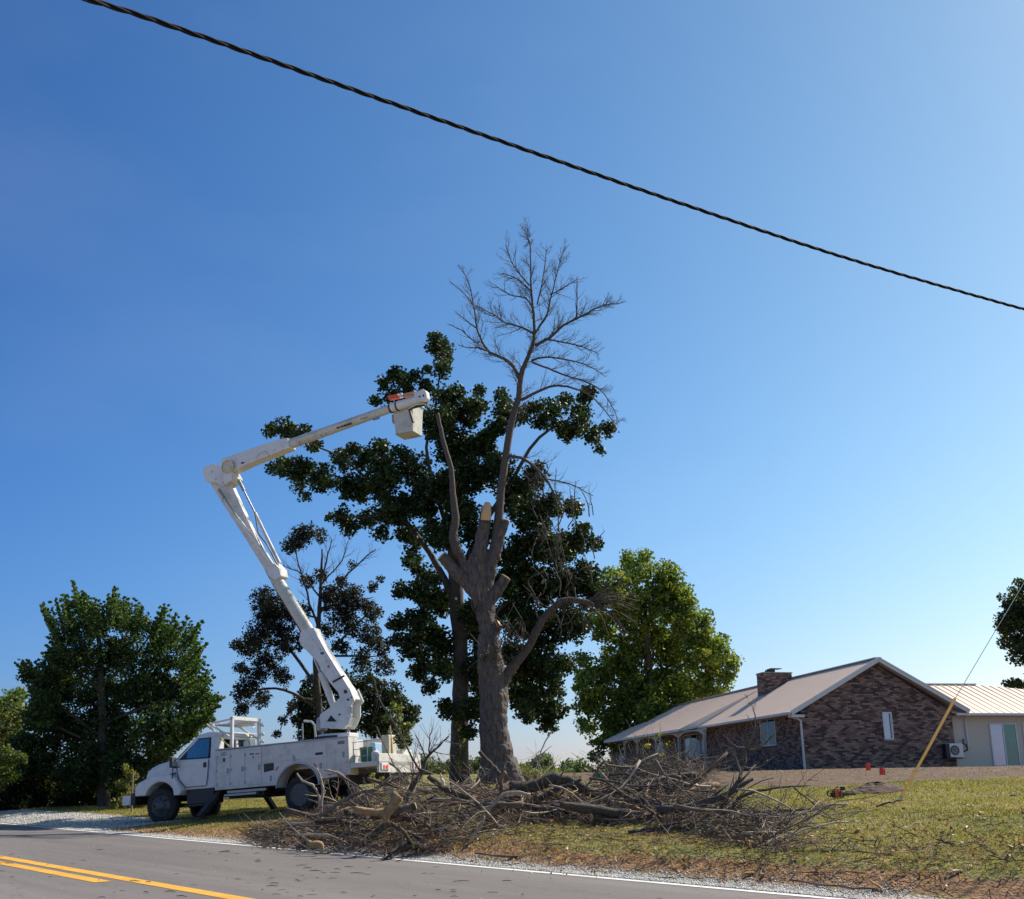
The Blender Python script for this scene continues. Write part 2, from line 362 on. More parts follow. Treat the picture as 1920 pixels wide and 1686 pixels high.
wv = N.new('ShaderNodeMapping'); wv.inputs['Scale'].default_value = (.02, .9, 1); L.new(TCo, wv.inputs[0]); ac = nmix(ac, (.21, .19, .175), nrange(nnoise(1.0, 3, .5, wv.outputs[0]), .5, .66, 0, .45)); ac = nmix(ac, (.07, .062, .056), nrange(nnoise(.7, 9, .7), .6, .72, 0, .05))
# cracks: ridges of a stretched noise
cn = N.new('ShaderNodeTexNoise'); cn.inputs['Scale'].default_value = .55; cn.inputs['Detail'].default_value = 9; cn.inputs['Roughness'].default_value = .62; mp2 = N.new('ShaderNodeMapping'); mp2.inputs['Scale'].default_value = (.35, 1.2, 1); mp2.inputs['Location'].default_value = (3.2, 1.7, 0); L.new(TCo, mp2.inputs[0]); L.new(mp2.outputs[0], cn.inputs['Vector'])
cr = nmath('ABSOLUTE', nmath('SUBTRACT', cn.outputs['Fac'], .5), 0)
ac = nmix((.085, .077, .07), ac, nrange(cr, .0006, .003))
L.new(ac, pb.inputs['Base Color'])
bmp = N.new('ShaderNodeBump'); bmp.inputs['Strength'].default_value = .5; bmp.inputs['Distance'].default_value = .006; L.new(nnoise(140, 3), bmp.inputs['Height']); L.new(bmp.outputs[0], pb.inputs['Normal'])
road_mesh('road', [(-9.5, .22, -700, 500)], 0, am)
def paint(name, col, wear):
    m = bpy.data.materials.new(name); m.use_nodes = True
    global N, L, TCo
    N = m.node_tree.nodes; L = m.node_tree.links; p = N['Principled BSDF']; p.inputs['Roughness'].default_value = .6
    TCo = N.new('ShaderNodeTexCoord').outputs['Object']
    c = nmix(col, (.16, .15, .14), nrange(nnoise(14, 8, .75), wear, wear + .08)); c = nmix(c, tuple(q * .8 for q in col), nrange(nnoise(2), .4, .6))
    L.new(c, p.inputs['Base Color']); return m
road_mesh('white_edge_line', [(-.09, .06, -700, 500)], .004, paint('white_road_paint', (.7, .7, .67), .6))
road_mesh('white_edge_line', [(-9.2, -9.09, -700, 500)], .004, bpy.data.materials['white_road_paint'])
yp = paint('yellow_road_paint', (.72, .36, .025), .57)
road_mesh('yellow_centre_line', [(-4.66, -4.44, -700, 500)], .004, yp)
endv = -14.56
ds = [(-5.03, -4.81, -700, endv)] + [(-5.03, -4.81, endv + 9 + 12 * k, endv + 12 + 12 * k) for k in range(12)]
road_mesh('yellow_passing_line', ds, .004, yp)
# low slab edge of dirt by the house and dirt mound come with the house

# ================================================================== gravel, grass, straw (stuff)
def stones(n, us_, vs2, smin, smax, name, seed):
    r = np.random.RandomState(seed)
    u = us_(r, n); v = vs2(r, n)
    x = (u + U0) * NV.x + v * DV.x; y = (u + U0) * NV.y + v * DV.y; z = np.where(u < .22, 0.0, tzv(x, y))
    s = r.uniform(smin, smax, n) ** 1
    base = np.array([(1, 0, 0), (-.2, 1, .1), (-1, -.1, 0), (.1, -1, -.1), (.1, .1, .8), (0, 0, -.6)])
    V = base[None] * (s[:, None, None] * r.uniform(.6, 1.2, (n, 1, 3))); a = r.uniform(0, 6.28, n); ca, sa = np.cos(a)[:, None], np.sin(a)[:, None]
    X = V[:, :, 0] * ca - V[:, :, 1] * sa; Y = V[:, :, 0] * sa + V[:, :, 1] * ca
    V = np.stack([X + x[:, None], Y + y[:, None], V[:, :, 2] + z[:, None] + s[:, None] * .3], 2).reshape(-1, 3)
    f = np.array([(0, 1, 4), (1, 2, 4), (2, 3, 4), (3, 0, 4), (1, 0, 5), (2, 1, 5), (3, 2, 5), (0, 3, 5)])
    Fc = (f[None] + 6 * np.arange(n)[:, None, None]).reshape(-1, 3)
    b = r.uniform(.3, .68, n)[:, None] * np.array([1, .95, .86])
    dk = r.rand(n) < .1; b[dk] *= .5
    return npmesh(name, V, Fc, M['stone'], col=np.repeat(b, 6, 0), kind='stuff', label='loose pale grey gravel along the roadside and driveway mouth', cat='gravel')
def gu(r, n):
    u = np.abs(r.normal(.27, .19, n)); return np.where(u < .1, u + .2, u)
def gvv(r, n): return -7 - 26 * r.rand(n) ** 1.35
a1 = stones(26000, gu, gvv, .006, .017, 'gravel', 3)
def du(r, n): return r.uniform(.2, 2.9, n)
def dv(r, n): return r.uniform(-46, -30, n)
a2 = stones(9000, du, dv, .012, .03, 'driveway_gravel', 4); a2['label'] = 'white crushed stone of the driveway beside the truck cab'
a3 = stones(900, lambda r, n: r.uniform(-8, -.2, n), lambda r, n: r.uniform(-28, -8, n), .003, .009, 'road_grit', 6); a3['label'] = 'tiny bits of grit scattered on the asphalt'; a3['category'] = 'grit'

def blades(n, pos, hfun, wfun, colfun, name, m, seed, label, cat, lean=.5):
    r = np.random.RandomState(seed); x, y = pos(r, n)
    z = tzv(x, y); d = np.hypot(x, y); h = hfun(r, d); wd = wfun(r, d); a = r.uniform(0, 6.28, len(x))
    cx, cy = np.cos(a) * wd, np.sin(a) * wd
    lx, ly = r.normal(0, lean, len(x)) * h, r.normal(0, lean, len(x)) * h
    V = np.stack([np.stack([x - cx, y - cy, z - .005], 1), np.stack([x + cx, y + cy, z - .005], 1), np.stack([x + lx, y + ly, z + h], 1)], 1).reshape(-1, 3)
    Fc = np.arange(len(V)).reshape(-1, 3)
    return npmesh(name, V, Fc, m, col=np.repeat(colfun(r, x, y), 3, 0), kind='stuff', label=label, cat=cat)
def vnoise(x, y, f, ph=0):
    return (np.sin(x * f + ph) * np.sin(y * f * 1.13 + 1.3 + ph) + .6 * np.sin(x * f * 2.3 + y * f * 1.7 + ph) + .4 * np.sin(x * f * 4.1 - y * f * 3.7)) / 2
def frpos(umin, umax, dmin, dmax, p=1.0, xl=-.6, xr=.78, prob=None):
    def f(r, n):
        d = dmin + (dmax - dmin) * r.rand(n) ** p
        x = d * r.uniform(xl, xr, n); y = d
        u = x * NV.x + y * NV.y - U0
        v = x * DV.x + y * DV.y
        k = (u > umin + .25 * vnoise(x, y, 2.1)) & (u < umax)
        k &= ~((u < 2.8) & (v < -30)) 
        t = (x - dA.x) * dn.x + (y - dA.y) * dn.y
        k &= ~((t > -.2 + .8 * vnoise(x, y, 1.3)) & (x > 1.5) & (r.rand(n) < .985))
        if prob is not None: k &= r.rand(n) < prob(x, y, u)
        return x[k], y[k]
    return f
def gcol(r, x, y):
    n = len(x); t = np.clip(.5 + .5 * vnoise(x, y, .7) + r.normal(0, .28, n), 0, 1)[:, None]
    c = np.array([.15, .17, .045]) * (1 - t) + np.array([.37, .32, .12]) * t
    br = r.rand(n) < (.16 + .5 * (vnoise(x, y, 1.1, 2.) > .45)); c[br] = np.array([.38, .27, .13])
    return c * r.uniform(.7, 1.2, n)[:, None]
blades(470000, frpos(.92, 26, 11, 46, 1.1), lambda r, d: r.uniform(.011, .034, len(d)) * (1 + d / 60), lambda r, d: .0035 + .00035 * d, gcol, 'lawn_grass', M['grass'], 8, 'short mown yellow-green lawn grass between road and house', 'grass', .7)
def scol(r, x, y):
    n = len(x); t = r.rand(n)[:, None]
    c = np.array([.56, .32, .14]) * (1 - t) + np.array([.26, .13, .065]) * t
    g2 = r.rand(n) < .12; c[g2] = np.array([.12, .14, .04]); pl = r.rand(n) < .22; c[pl] = np.array([.62, .5, .3]); return c
blades(110000, frpos(.42, .98, 11, 32, 1.0, prob=lambda x, y, u: np.clip(.55 + .8 * vnoise(x, y, 1.7), .1, 1)), lambda r, d: r.uniform(.02, .08, len(d)), lambda r, d: .004 + .0004 * d, scol, 'dry_grass_verge', M['straw'], 9, 'dead rust brown grass fringe between gravel and lawn', 'dry grass', 1.1)

# ================================================================== TREES
class Leaves:
    def __init__(s): s.P = []; s.S = []; s.C = []
    def clump(s, c, r, n, size, col, seed_r, flat=.8):
        p = seed_r.normal(0, 1, (n, 3)); p /= (np.linalg.norm(p, axis=1)[:, None] + 1e-6); p *= (seed_r.rand(n) ** .45)[:, None] * r
        p[:, 2] *= flat; s.P.append(p + np.array(c)[None]); s.S.append(seed_r.uniform(.65, 1.25, n) * size)
        t = seed_r.uniform(.6, 1.45, (n, 1)); s.C.append(np.clip(np.array(col)[None] * t, 0, 1))
    def build(s, name, parent, seed, m=None, **kw):
        r = np.random.RandomState(seed); P = np.concatenate(s.P); S = np.concatenate(s.S); Cc = np.concatenate(s.C); n = len(P)
        t = r.normal(0, 1, (n, 3)); t[:, 2] = t[:, 2] * .6 - .35; t /= np.linalg.norm(t, axis=1)[:, None]
        q = r.normal(0, 1, (n, 3)); q -= t * (q * t).sum(1)[:, None]; q /= np.linalg.norm(q, axis=1)[:, None]
        nn = np.cross(t, q); S = S[:, None]
        V = np.stack([P - t * S * .5, P + q * S * .42 + nn * S * .12, P + t * S * .55, P - q * S * .42 + nn * S * .12], 1).reshape(-1, 3)
        Fc = np.arange(4 * n).reshape(-1, 4)
        return npmesh(name, V, Fc, m or M['leaf'], parent, col=np.repeat(Cc, 4, 0), **kw)
def curve_pts(pts, rad, sub=4, wob=0, rnd=R):
    # Catmull-Rom through the measured points
    P = [Vector(p) for p in pts]; P = [P[0] * 2 - P[1]] + P + [P[-1] * 2 - P[-2]]; out = []; ro = []
    for i in range(1, len(P) - 2):
        for k in range(sub):
            t = k / sub; a, b, c, d = P[i - 1:i + 3]
            q = .5 * ((2 * b) + (c - a) * t + (2 * a - 5 * b + 4 * c - d) * t * t + (3 * b - a - 3 * c + d) * t ** 3)
            if wob and (i > 1 or k): q = q + Vector((rnd.gauss(0, wob), rnd.gauss(0, wob), rnd.gauss(0, wob)))
            out.append(q); ro.append(rad[i - 1] * (1 - t) + rad[i] * t)
    out.append(P[-2]); ro.append(rad[-1]); return out, ro
def px_limb(mb, pts, d, sub=4, wob=0, sides=8, lump=0, rnd=R):
    """pts: (px, py, width_px[, depth offset]) measured in the photo, laid out at distance d"""
    P = []; W = []
    for q in pts:
        dd = d + (q[3] if len(q) > 3 else 0); P.append(at(q[0], q[1], dd)); W.append(q[2] / 2 * dd / F)
    P, W = curve_pts(P, W, sub, wob, rnd); mb.tube(P, W, sides, lump=lump, rnd=rnd); return P, W
def shoots(mb, P, W, rnd, n, L0, level, rmin=.005, up=.45, leafpts=None, ang=(.45, 1.0), start=.15):
    """side shoots along a limb, curving upward"""
    m = len(P)
    for k in range(n):
        f = start + (1 - start) * (k + rnd.random()) / n; i = min(m - 2, int(f * (m - 1)))
        p = P[i].lerp(P[i + 1], rnd.random()); d = (P[i + 1] - P[i]).normalized()
        a = rnd.uniform(*ang); q = d.cross(Vector((rnd.gauss(0, 1), rnd.gauss(0, 1), rnd.gauss(0, 1)))).normalized()
        dr = (d * math.cos(a) + q * math.sin(a)).normalized(); L = L0 * rnd.uniform(.5, 1.2) * (1.15 - .6 * f)
        r0 = max(rmin, min(W[i] * .55, L * .011 + rmin)); pts = [p]; rr = [r0]; ns = 5
        for j in range(1, ns + 1):
            dr = (dr + Vector((rnd.gauss(0, .09), rnd.gauss(0, .09), rnd.gauss(0, .07) + up * .2))).normalized()
            pts.append(pts[-1] + dr * L / ns); rr.append(max(rmin * .6, r0 * (1 - .85 * j / ns)))
        mb.tube(pts, rr, 4 if level > 1 else 3, cap=False)
        if leafpts is not None: leafpts.append(pts[-1])
        if level > 1: shoots(mb, pts, rr, rnd, max(3, int(n * .55)), L * .5, level - 1, rmin, up, leafpts, ang)

# ---- the half-cut tree with the bare crown
BT = 36.0
tb = at(936, 1470, BT); tb.z = tz(tb.x, tb.y)
big = empty('half_cut_tree', tb, label='tall half-cut tree with bare leafless crown and sawn stubs rising above the brush pile', cat='tree')
def loc_build(mb, name, m, root, **kw):
    o = mb.build(name, m, root, **kw); o.matrix_parent_inverse = Matrix.Translation(root.location).inverted(); return o
rb = random.Random(3)
mb = MB()
px_limb(mb, [(942, 1500, 86), (940, 1462, 76), (934, 1425, 61), (929, 1390, 54), (927, 1340, 52), (924, 1285, 53), (918, 1235, 46), (917, 1200, 40), (917, 1186, 33), (911, 1150, 35), (903, 1115, 40), (897, 1085, 42), (895, 1055, 36), (898, 1030, 26)], BT, 5, .012, 20, .10, rb)
# flared roots
for dx, dy, w_ in ((-42, 1485, 30), (44, 1480, 34), (-10, 1492, 30), (20, 1490, 26)):
    px_limb(mb, [(934 + dx * .3, 1420, 22, -.25), (936 + dx * .62, 1452, 26, -.3), (936 + dx, dy, w_ * .7, -.4)], BT, 4, .01, 9, .1, rb)
stubs = [  # measured stubs grow out of the trunk mesh; each sawn face is its own part
    [(908, 1135, 26), (888, 1108, 27), (864, 1082, 24), (845, 1062, 22), (828, 1043, 21)],
    [(898, 1080, 34), (899, 1045, 30), (903, 1010, 26), (909, 980, 22), (913, 950, 20)],
    [(908, 1120, 24), (918, 1075, 24), (928, 1040, 20), (940, 1005, 16), (949, 976, 14)],
    [(906, 1150, 22), (918, 1128, 23), (930, 1110, 22), (940, 1096, 21), (948, 1083, 20)],
    [(915, 1195, 22), (925, 1182, 22), (935, 1171, 21)],
]
ends = []
for i, st in enumerate(stubs):
    P, W = px_limb(mb, [(a_, b_, c_, -.14 * k / len(st)) for k, (a_, b_, c_) in enumerate(st)], BT, 4, .008, 14, .06, rb); ends.append((P, W))
px_limb(mb, [(905, 1090, 26), (919, 1052, 19), (930, 1010, 16), (937, 960, 14)], BT, 4, .006, 12, .05, rb)
px_limb(mb, [(893, 1095, 24), (872, 1062, 17), (858, 1030, 15), (851, 1000, 14)], BT, 4, .006, 12, .05, rb)
px_limb(mb, [(925, 1300, 26), (944, 1279, 20), (955, 1262, 18), (966, 1246, 16.5)], BT, 4, .006, 12, .05, rb)
tk = loc_build(mb, 'trunk', M['bark'], big, smooth=True)
rm = tk.modifiers.new('fuse', 'REMESH'); rm.mode = 'VOXEL'; rm.voxel_size = .028; rm.use_smooth_shade = True
sm_ = tk.modifiers.new('smooth', 'SMOOTH'); sm_.iterations = 3
tx = bpy.data.textures.new('bark_relief', 'CLOUDS'); tx.noise_scale = .07; tx.noise_depth = 3
dp = tk.modifiers.new('relief', 'DISPLACE'); dp.texture = tx; dp.strength = .06; dp.mid_level = .5
tx2 = bpy.data.textures.new('bark_lumps', 'CLOUDS'); tx2.noise_scale = .45
dp2 = tk.modifiers.new('lumps', 'DISPLACE'); dp2.texture = tx2; dp2.strength = .03; dp2.mid_level = .5
for i, (P, W) in enumerate(ends):
    ax = (P[-1] - P[-2]).normalized(); mb = MB(); w_ = W[-1]
    mb.lathe([(w_ * .3, -.06), (w_ * 1.0, -.02), (w_ * 1.02, .012), (w_ * .95, .022), (w_ * .3, .024)], P[-1], ax, 16)
    loc_build(mb, 'sawn_end', M['wood'], big, label='pale orange freshly sawn stub end')
mb = MB(); px_limb(mb, [(911, 975, 20, -.24), (912, 960, 19, -.3), (914, 944, 12, -.22)], BT, 2, 0, 8)
o = loc_build(mb, 'torn_wood', M['wood'], big, label='torn orange strip of fresh wood below the topmost stub')
# crown: bare limbs and twigs
mb = MB()
main = [(926, 1050, 26), (932, 1007, 20), (937, 950, 16), (942, 900, 15), (950, 845, 14.5), (958, 796, 14), (973, 744, 12), (976, 710, 11), (986, 680, 9), (995, 657, 8), (1002, 630, 6.5), (999, 577, 5), (996, 546, 4), (995, 503, 3), (994, 457, 2.2), (990, 450, 1.6), (989, 438, 1.2)]
limbs = [
    (main, 0, 26, .8, 2),
    ([(974, 708, 8), (958, 682, 7), (933, 667, 6), (914, 657, 5), (896, 621, 4), (889, 580, 3), (880, 534, 2.2), (865, 503, 1.5)], .5, 16, .7, 2),
    ([(914, 658, 4), (895, 652, 3), (877, 652, 2), (860, 647, 1.4)], .7, 7, .5, 1),
    ([(893, 615, 3.4), (880, 606, 2.6), (868, 596, 2), (853, 584, 1.3)], .8, 7, .5, 1),
    ([(900, 640, 3), (892, 642, 2.6), (865, 620, 2), (842, 608, 1.3)], .2, 8, .5, 1),
    ([(889, 580, 3), (883, 565, 2.4), (862, 543, 1.8), (843, 528, 1.2)], .5, 7, .5, 1),
    ([(1002, 627, 5), (976, 613, 4), (945, 605, 3), (930, 593, 2.5), (896, 574, 1.6)], -.3, 14, .7, 2),
    ([(999, 577, 4), (985, 559, 3), (957, 553, 2.4), (927, 534, 1.4)], -.5, 9, .6, 2),
    ([(995, 546, 3.5), (973, 525, 2.6), (942, 512, 1.5)], .3, 8, .6, 2),
    ([(992, 534, 3.2), (964, 500, 2.4), (948, 460, 1.5)], -.2, 9, .6, 2),
    ([(1002, 627, 5), (1025, 590, 4), (1034, 553, 3), (1047, 503, 2), (1059, 463, 1.3)], .2, 14, .7, 2),
    ([(1007, 571, 3), (1019, 519, 2.4), (1025, 460, 1.4)], .6, 9, .6, 2),
    ([(1003, 648, 7), (1031, 633, 6), (1056, 611, 5), (1084, 596, 4.4), (1109, 583, 3.5), (1130, 573, 2.6), (1161, 568, 1.5)], -.3, 18, .7, 2),
    ([(1081, 596, 3), (1082, 559, 2.2), (1082, 519, 1.3)], -.2, 7, .5, 1),
    ([(1031, 553, 3), (1056, 540, 2.2), (1084, 522, 1.3)], .3, 7, .5, 2),
    ([(1020, 636, 4), (1056, 642, 3.2), (1093, 651, 2.2), (1124, 664, 1.3)], -.6, 11, .6, 2),
    ([(997, 676, 4.5), (1022, 670, 4), (1069, 676, 3), (1099, 685, 2.2), (1130, 701, 1.3)], -.4, 13, .6, 2),
    ([(997, 679, 4.5), (1038, 695, 4), (1069, 707, 3.4), (1099, 716, 2.8), (1130, 735, 2.2), (1149, 765, 1.8), (1161, 793, 1.2)], .2, 14, .55, 2),
    ([(977, 750, 7), (1007, 735, 6), (1038, 724, 5), (1072, 727, 4), (1109, 744, 3), (1136, 772, 2.2), (1155, 803, 1.3)], -.1, 12, .6, 2),
    ([(955, 855, 7), (982, 861, 6), (1007, 880, 5), (1025, 900, 4.5), (1040, 930, 3.5), (1046, 965, 2.5), (1050, 1010, 2), (1071, 1095, 2)], -.5, 16, .8, 2),
    ([(1025, 898, 3), (1060, 905, 2.4), (1090, 918, 1.8), (1112, 930, 1.2)], -.5, 8, .6, 1),
    ([(861, 1045, 19), (850, 1007, 17), (854, 971, 15), (849, 925, 12), (846, 880, 10), (834, 837, 9), (825, 800, 8), (820, 775, 8)], 0, 6, .5, 1),
    ([(944, 1278, 20), (952, 1262, 18), (961, 1250, 17), (989, 1217, 16), (1010, 1174, 15), (1035, 1142, 14), (1060, 1126, 13), (1096, 1128, 10), (1114, 1135, 8)], -.2, 9, .7, 2),
]
for pts, off, n, L, lv in limbs:
    P, W = px_limb(mb, [(a, b, c, off * (i / len(pts)) * 2) for i, (a, b, c) in enumerate(pts)], BT, 4, .006, 8, .04, rb)
    bare = pts[0][1] < 1000
    shoots(mb, P, W, rb, int(n * 1.8), L * 1.25, lv, up=.5 if bare else .1, start=.3 if pts is main else .12)
# twig broom at the end of the low limb
for k in range(16):
    a = rb.uniform(-1.2, 1.3); e = (1114 + 75 * math.cos(a) + rb.uniform(-10, 20), 1135 + 60 * math.sin(a) + rb.uniform(-10, 25), 1.2, rb.uniform(-.6, .6))
    P, W = px_limb(mb, [(1105 + rb.uniform(-20, 8), 1132, 3.5), ((1110 + e[0]) / 2 + rb.uniform(-6, 6), (1130 + e[1]) / 2 - 8, 2.2, e[3] / 2), e], BT - .2, 3, .01, 5)
    shoots(mb, P, W, rb, 7, .45, 1, up=-.1)
for k in range(34):   # hanging dead twigs in front of the leafy neighbour
    x = rb.uniform(985, 1120); y = rb.uniform(930, 1200)
    P, W = px_limb(mb, [(x, y, 2.6), (x + rb.uniform(-12, 12), y - 25, 2.2, .1), (x + rb.uniform(-22, 22), y - rb.uniform(40, 75), 1.4, .2)], BT - .6, 3, .01, 4)
    shoots(mb, P, W, rb, 5, .4, 1, up=.2)
for (x, y) in ((905, 1240), (938, 1180), (948, 1210), (965, 1215), (890, 1150), (935, 1240), (1010, 1140), (980, 1190)):   # epicormic sprouts
    for k in range(7):
        P, W = px_limb(mb, [(x, y, 2.4), (x + rb.uniform(-14, 14), y - rb.uniform(5, 30), 1.8, -.4), (x + rb.uniform(-30, 30), y - rb.uniform(-20, 60), 1.1, -.5)], BT - .3, 3, .006, 4)
loc_build(mb, 'crown', M['limb'], big, smooth=True)

def leafy_tree(name, label, d, base, trunk, limbs_, blobs, col, size, dens, seed, clumpr=.3, spread=.6, group=None, trunkm='bark2', cat='tree', barelimbs=(), tip=None, vines=None, lpc=46, lm='leaf'):
    """blobs: (px, py, r_px[, depth offset]) give where foliage masses sit; real clumps of leaves fill their volume"""
    rr = np.random.RandomState(seed); rn = random.Random(seed)
    b = at(base[0], base[1], d); b.z = tz(b.x, b.y)
    root = empty(name, b, label=label, cat=cat, group=group)
    mb = MB()
    for t in trunk: px_limb(mb, t, d, 4, .01, 12, .08, rn)
    for t in limbs_: 
        P, W = px_limb(mb, t, d, 3, .02, 7, .04, rn)
    for t in barelimbs:
        P, W = px_limb(mb, t, d, 3, .02, 6, .04, rn); shoots(mb, P, W, rn, 12, .9, 2, up=.35)
    if mb.v: loc_build(mb, 'trunk', M[trunkm], root, smooth=True)
    lv = Leaves(); k = d / F; tw = MB()
    for bl in blobs:
        px, py, r = bl[:3]; off = bl[3] if len(bl) > 3 else None
        rw = r * k; c = at(px, py, d + (off if off is not None else rn.uniform(-spread, spread) * 2))
        nc = max(3, int(dens * (rw / clumpr) ** 2.1 * 17))
        for j in range(nc):
            q = rr.normal(0, 1, 3); q /= np.linalg.norm(q); q *= rr.rand() ** .42 * rw * 1.02
            cc_ = (c.x + q[0], c.y + q[1] * 1.25, c.z + q[2])
            tone = rr.uniform(.65, 1.35); yl = rr.uniform(-.3, 1) ** 3 * (.6 if tip is None else tip)
            cl = (col[0] * tone * (1 + yl), col[1] * tone * (1 + .35 * yl), col[2] * tone)
            cr = clumpr * rr.uniform(.55, 1.15)
            lv.clump(cc_, cr, int(lpc * (cr / clumpr) ** 2) + 5, size * .8, cl, rr)
            if j % 4 == 0: tw.tube([c, Vector(cc_).lerp(c, .45) + Vector((0, 0, -.06)), cc_], [max(.006, .014 * rw), .01, .004], 3, cap=False)
    for bl_ in blobs:      # loose outer leaves between the clumps
        rw = bl_[2] * k; c = at(bl_[0], bl_[1], d + rn.uniform(-spread, spread)); nl = int(dens * 85 * (rw / clumpr) ** 1.6) + 6
        lv.clump((c.x, c.y, c.z), rw * 1.22, nl, size * .75, tuple(q * rr.uniform(.8, 1.2) for q in col), rr, flat=1)
    if tw.v: loc_build(tw, 'branches', M[trunkm], root, kind='stuff')
    o = lv.build('crown', root, seed, m=M[lm], kind='stuff'); o.matrix_parent_inverse = Matrix.Translation(root.location).inverted()
    return root

# ---- leafy dark tree right behind it
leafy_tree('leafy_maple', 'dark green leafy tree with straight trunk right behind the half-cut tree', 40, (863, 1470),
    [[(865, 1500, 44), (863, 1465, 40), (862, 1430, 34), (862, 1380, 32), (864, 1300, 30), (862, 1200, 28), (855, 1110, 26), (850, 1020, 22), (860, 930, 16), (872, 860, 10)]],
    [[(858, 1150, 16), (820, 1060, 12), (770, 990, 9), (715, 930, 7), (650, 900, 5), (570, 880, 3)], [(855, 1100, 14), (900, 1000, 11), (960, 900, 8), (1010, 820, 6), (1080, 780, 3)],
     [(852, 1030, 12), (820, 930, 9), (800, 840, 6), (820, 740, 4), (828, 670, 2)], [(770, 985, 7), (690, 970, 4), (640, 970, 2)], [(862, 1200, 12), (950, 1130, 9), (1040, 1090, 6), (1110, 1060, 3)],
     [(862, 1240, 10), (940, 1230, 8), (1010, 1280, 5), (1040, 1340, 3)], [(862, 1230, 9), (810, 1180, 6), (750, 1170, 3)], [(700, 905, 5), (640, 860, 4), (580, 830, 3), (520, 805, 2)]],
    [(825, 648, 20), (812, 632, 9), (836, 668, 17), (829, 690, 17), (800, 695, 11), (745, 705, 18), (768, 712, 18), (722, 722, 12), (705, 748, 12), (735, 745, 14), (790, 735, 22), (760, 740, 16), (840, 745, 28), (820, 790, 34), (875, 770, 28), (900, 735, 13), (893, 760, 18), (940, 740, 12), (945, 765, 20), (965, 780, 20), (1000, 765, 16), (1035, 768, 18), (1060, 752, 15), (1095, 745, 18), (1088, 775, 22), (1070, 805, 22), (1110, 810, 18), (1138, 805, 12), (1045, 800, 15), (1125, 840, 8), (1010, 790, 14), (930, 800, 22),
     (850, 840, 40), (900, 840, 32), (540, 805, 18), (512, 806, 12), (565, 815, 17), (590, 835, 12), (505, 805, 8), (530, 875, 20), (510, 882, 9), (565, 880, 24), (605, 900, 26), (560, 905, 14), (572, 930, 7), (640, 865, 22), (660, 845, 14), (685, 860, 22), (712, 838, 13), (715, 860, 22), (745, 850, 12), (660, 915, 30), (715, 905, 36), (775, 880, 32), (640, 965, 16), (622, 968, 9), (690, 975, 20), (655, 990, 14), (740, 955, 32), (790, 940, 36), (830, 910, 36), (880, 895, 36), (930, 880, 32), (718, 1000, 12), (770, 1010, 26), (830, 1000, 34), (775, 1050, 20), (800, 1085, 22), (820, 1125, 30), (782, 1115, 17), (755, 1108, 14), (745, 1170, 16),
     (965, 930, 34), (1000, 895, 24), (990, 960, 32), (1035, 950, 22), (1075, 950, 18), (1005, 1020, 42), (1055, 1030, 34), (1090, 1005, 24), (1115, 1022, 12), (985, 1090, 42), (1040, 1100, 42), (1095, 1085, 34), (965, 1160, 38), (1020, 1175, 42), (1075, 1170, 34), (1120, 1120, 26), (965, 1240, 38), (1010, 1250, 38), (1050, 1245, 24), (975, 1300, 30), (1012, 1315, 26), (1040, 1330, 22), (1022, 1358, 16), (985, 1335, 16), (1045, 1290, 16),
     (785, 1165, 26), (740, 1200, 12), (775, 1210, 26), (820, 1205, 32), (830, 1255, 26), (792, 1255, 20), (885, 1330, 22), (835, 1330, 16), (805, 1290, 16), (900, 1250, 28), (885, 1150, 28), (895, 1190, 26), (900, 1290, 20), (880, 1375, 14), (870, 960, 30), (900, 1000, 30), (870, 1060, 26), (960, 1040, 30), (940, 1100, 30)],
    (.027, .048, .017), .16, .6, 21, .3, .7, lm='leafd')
# vine leaves on its trunk
vl = Leaves(); rv = np.random.RandomState(8)
vroot = empty('trunk_vine', at(862, 1440, 39.4), label='yellow-green vine climbing the trunk of the leafy tree', cat='vine')
vroot.location.z = tz(vroot.location.x, vroot.location.y)
mb = MB(); P, W = px_limb(mb, [(866, 1465, 2), (858, 1430, 2), (868, 1390, 2), (858, 1350, 1.6), (866, 1310, 1.2)], 39.45, 4, .01, 4)
loc_build(mb, 'stem', M['twig'], vroot)
for p in P[2:]:
    vl.clump(tuple(p), .17, 14, .11, (.13, .15, .03), rv)
o = vl.build('leaves', vroot, 3, kind='stuff'); o.matrix_parent_inverse = Matrix.Translation(vroot.location).inverted()

# ---- thin purplish tree behind the truck
bt = [(a, b, r * 1.4) for a, b, r in [(560, 1010, 16), (578, 995, 12), (600, 1003, 10), (545, 1025, 12), (500, 1130, 22), (520, 1155, 26), (490, 1190, 22), (465, 1215, 16), (445, 1210, 8), (540, 1200, 20), (505, 1245, 20), (460, 1295, 16), (490, 1310, 12), (455, 1330, 10), (622, 1115, 16), (640, 1140, 22), (660, 1120, 17), (690, 1140, 12), (655, 1170, 17), (700, 1150, 12), (690, 1190, 17), (640, 1210, 12), (712, 1212, 13), (680, 1240, 16), (722, 1250, 13), (560, 1150, 16), (530, 1270, 12), (480, 1270, 14), (600, 1080, 10), (575, 1090, 9), (640, 1090, 9), (700, 1100, 7), (715, 1085, 5), (660, 1060, 5), (615, 1180, 12), (545, 1330, 7), (530, 1350, 6), (520, 1375, 5), (450, 1255, 9)]]
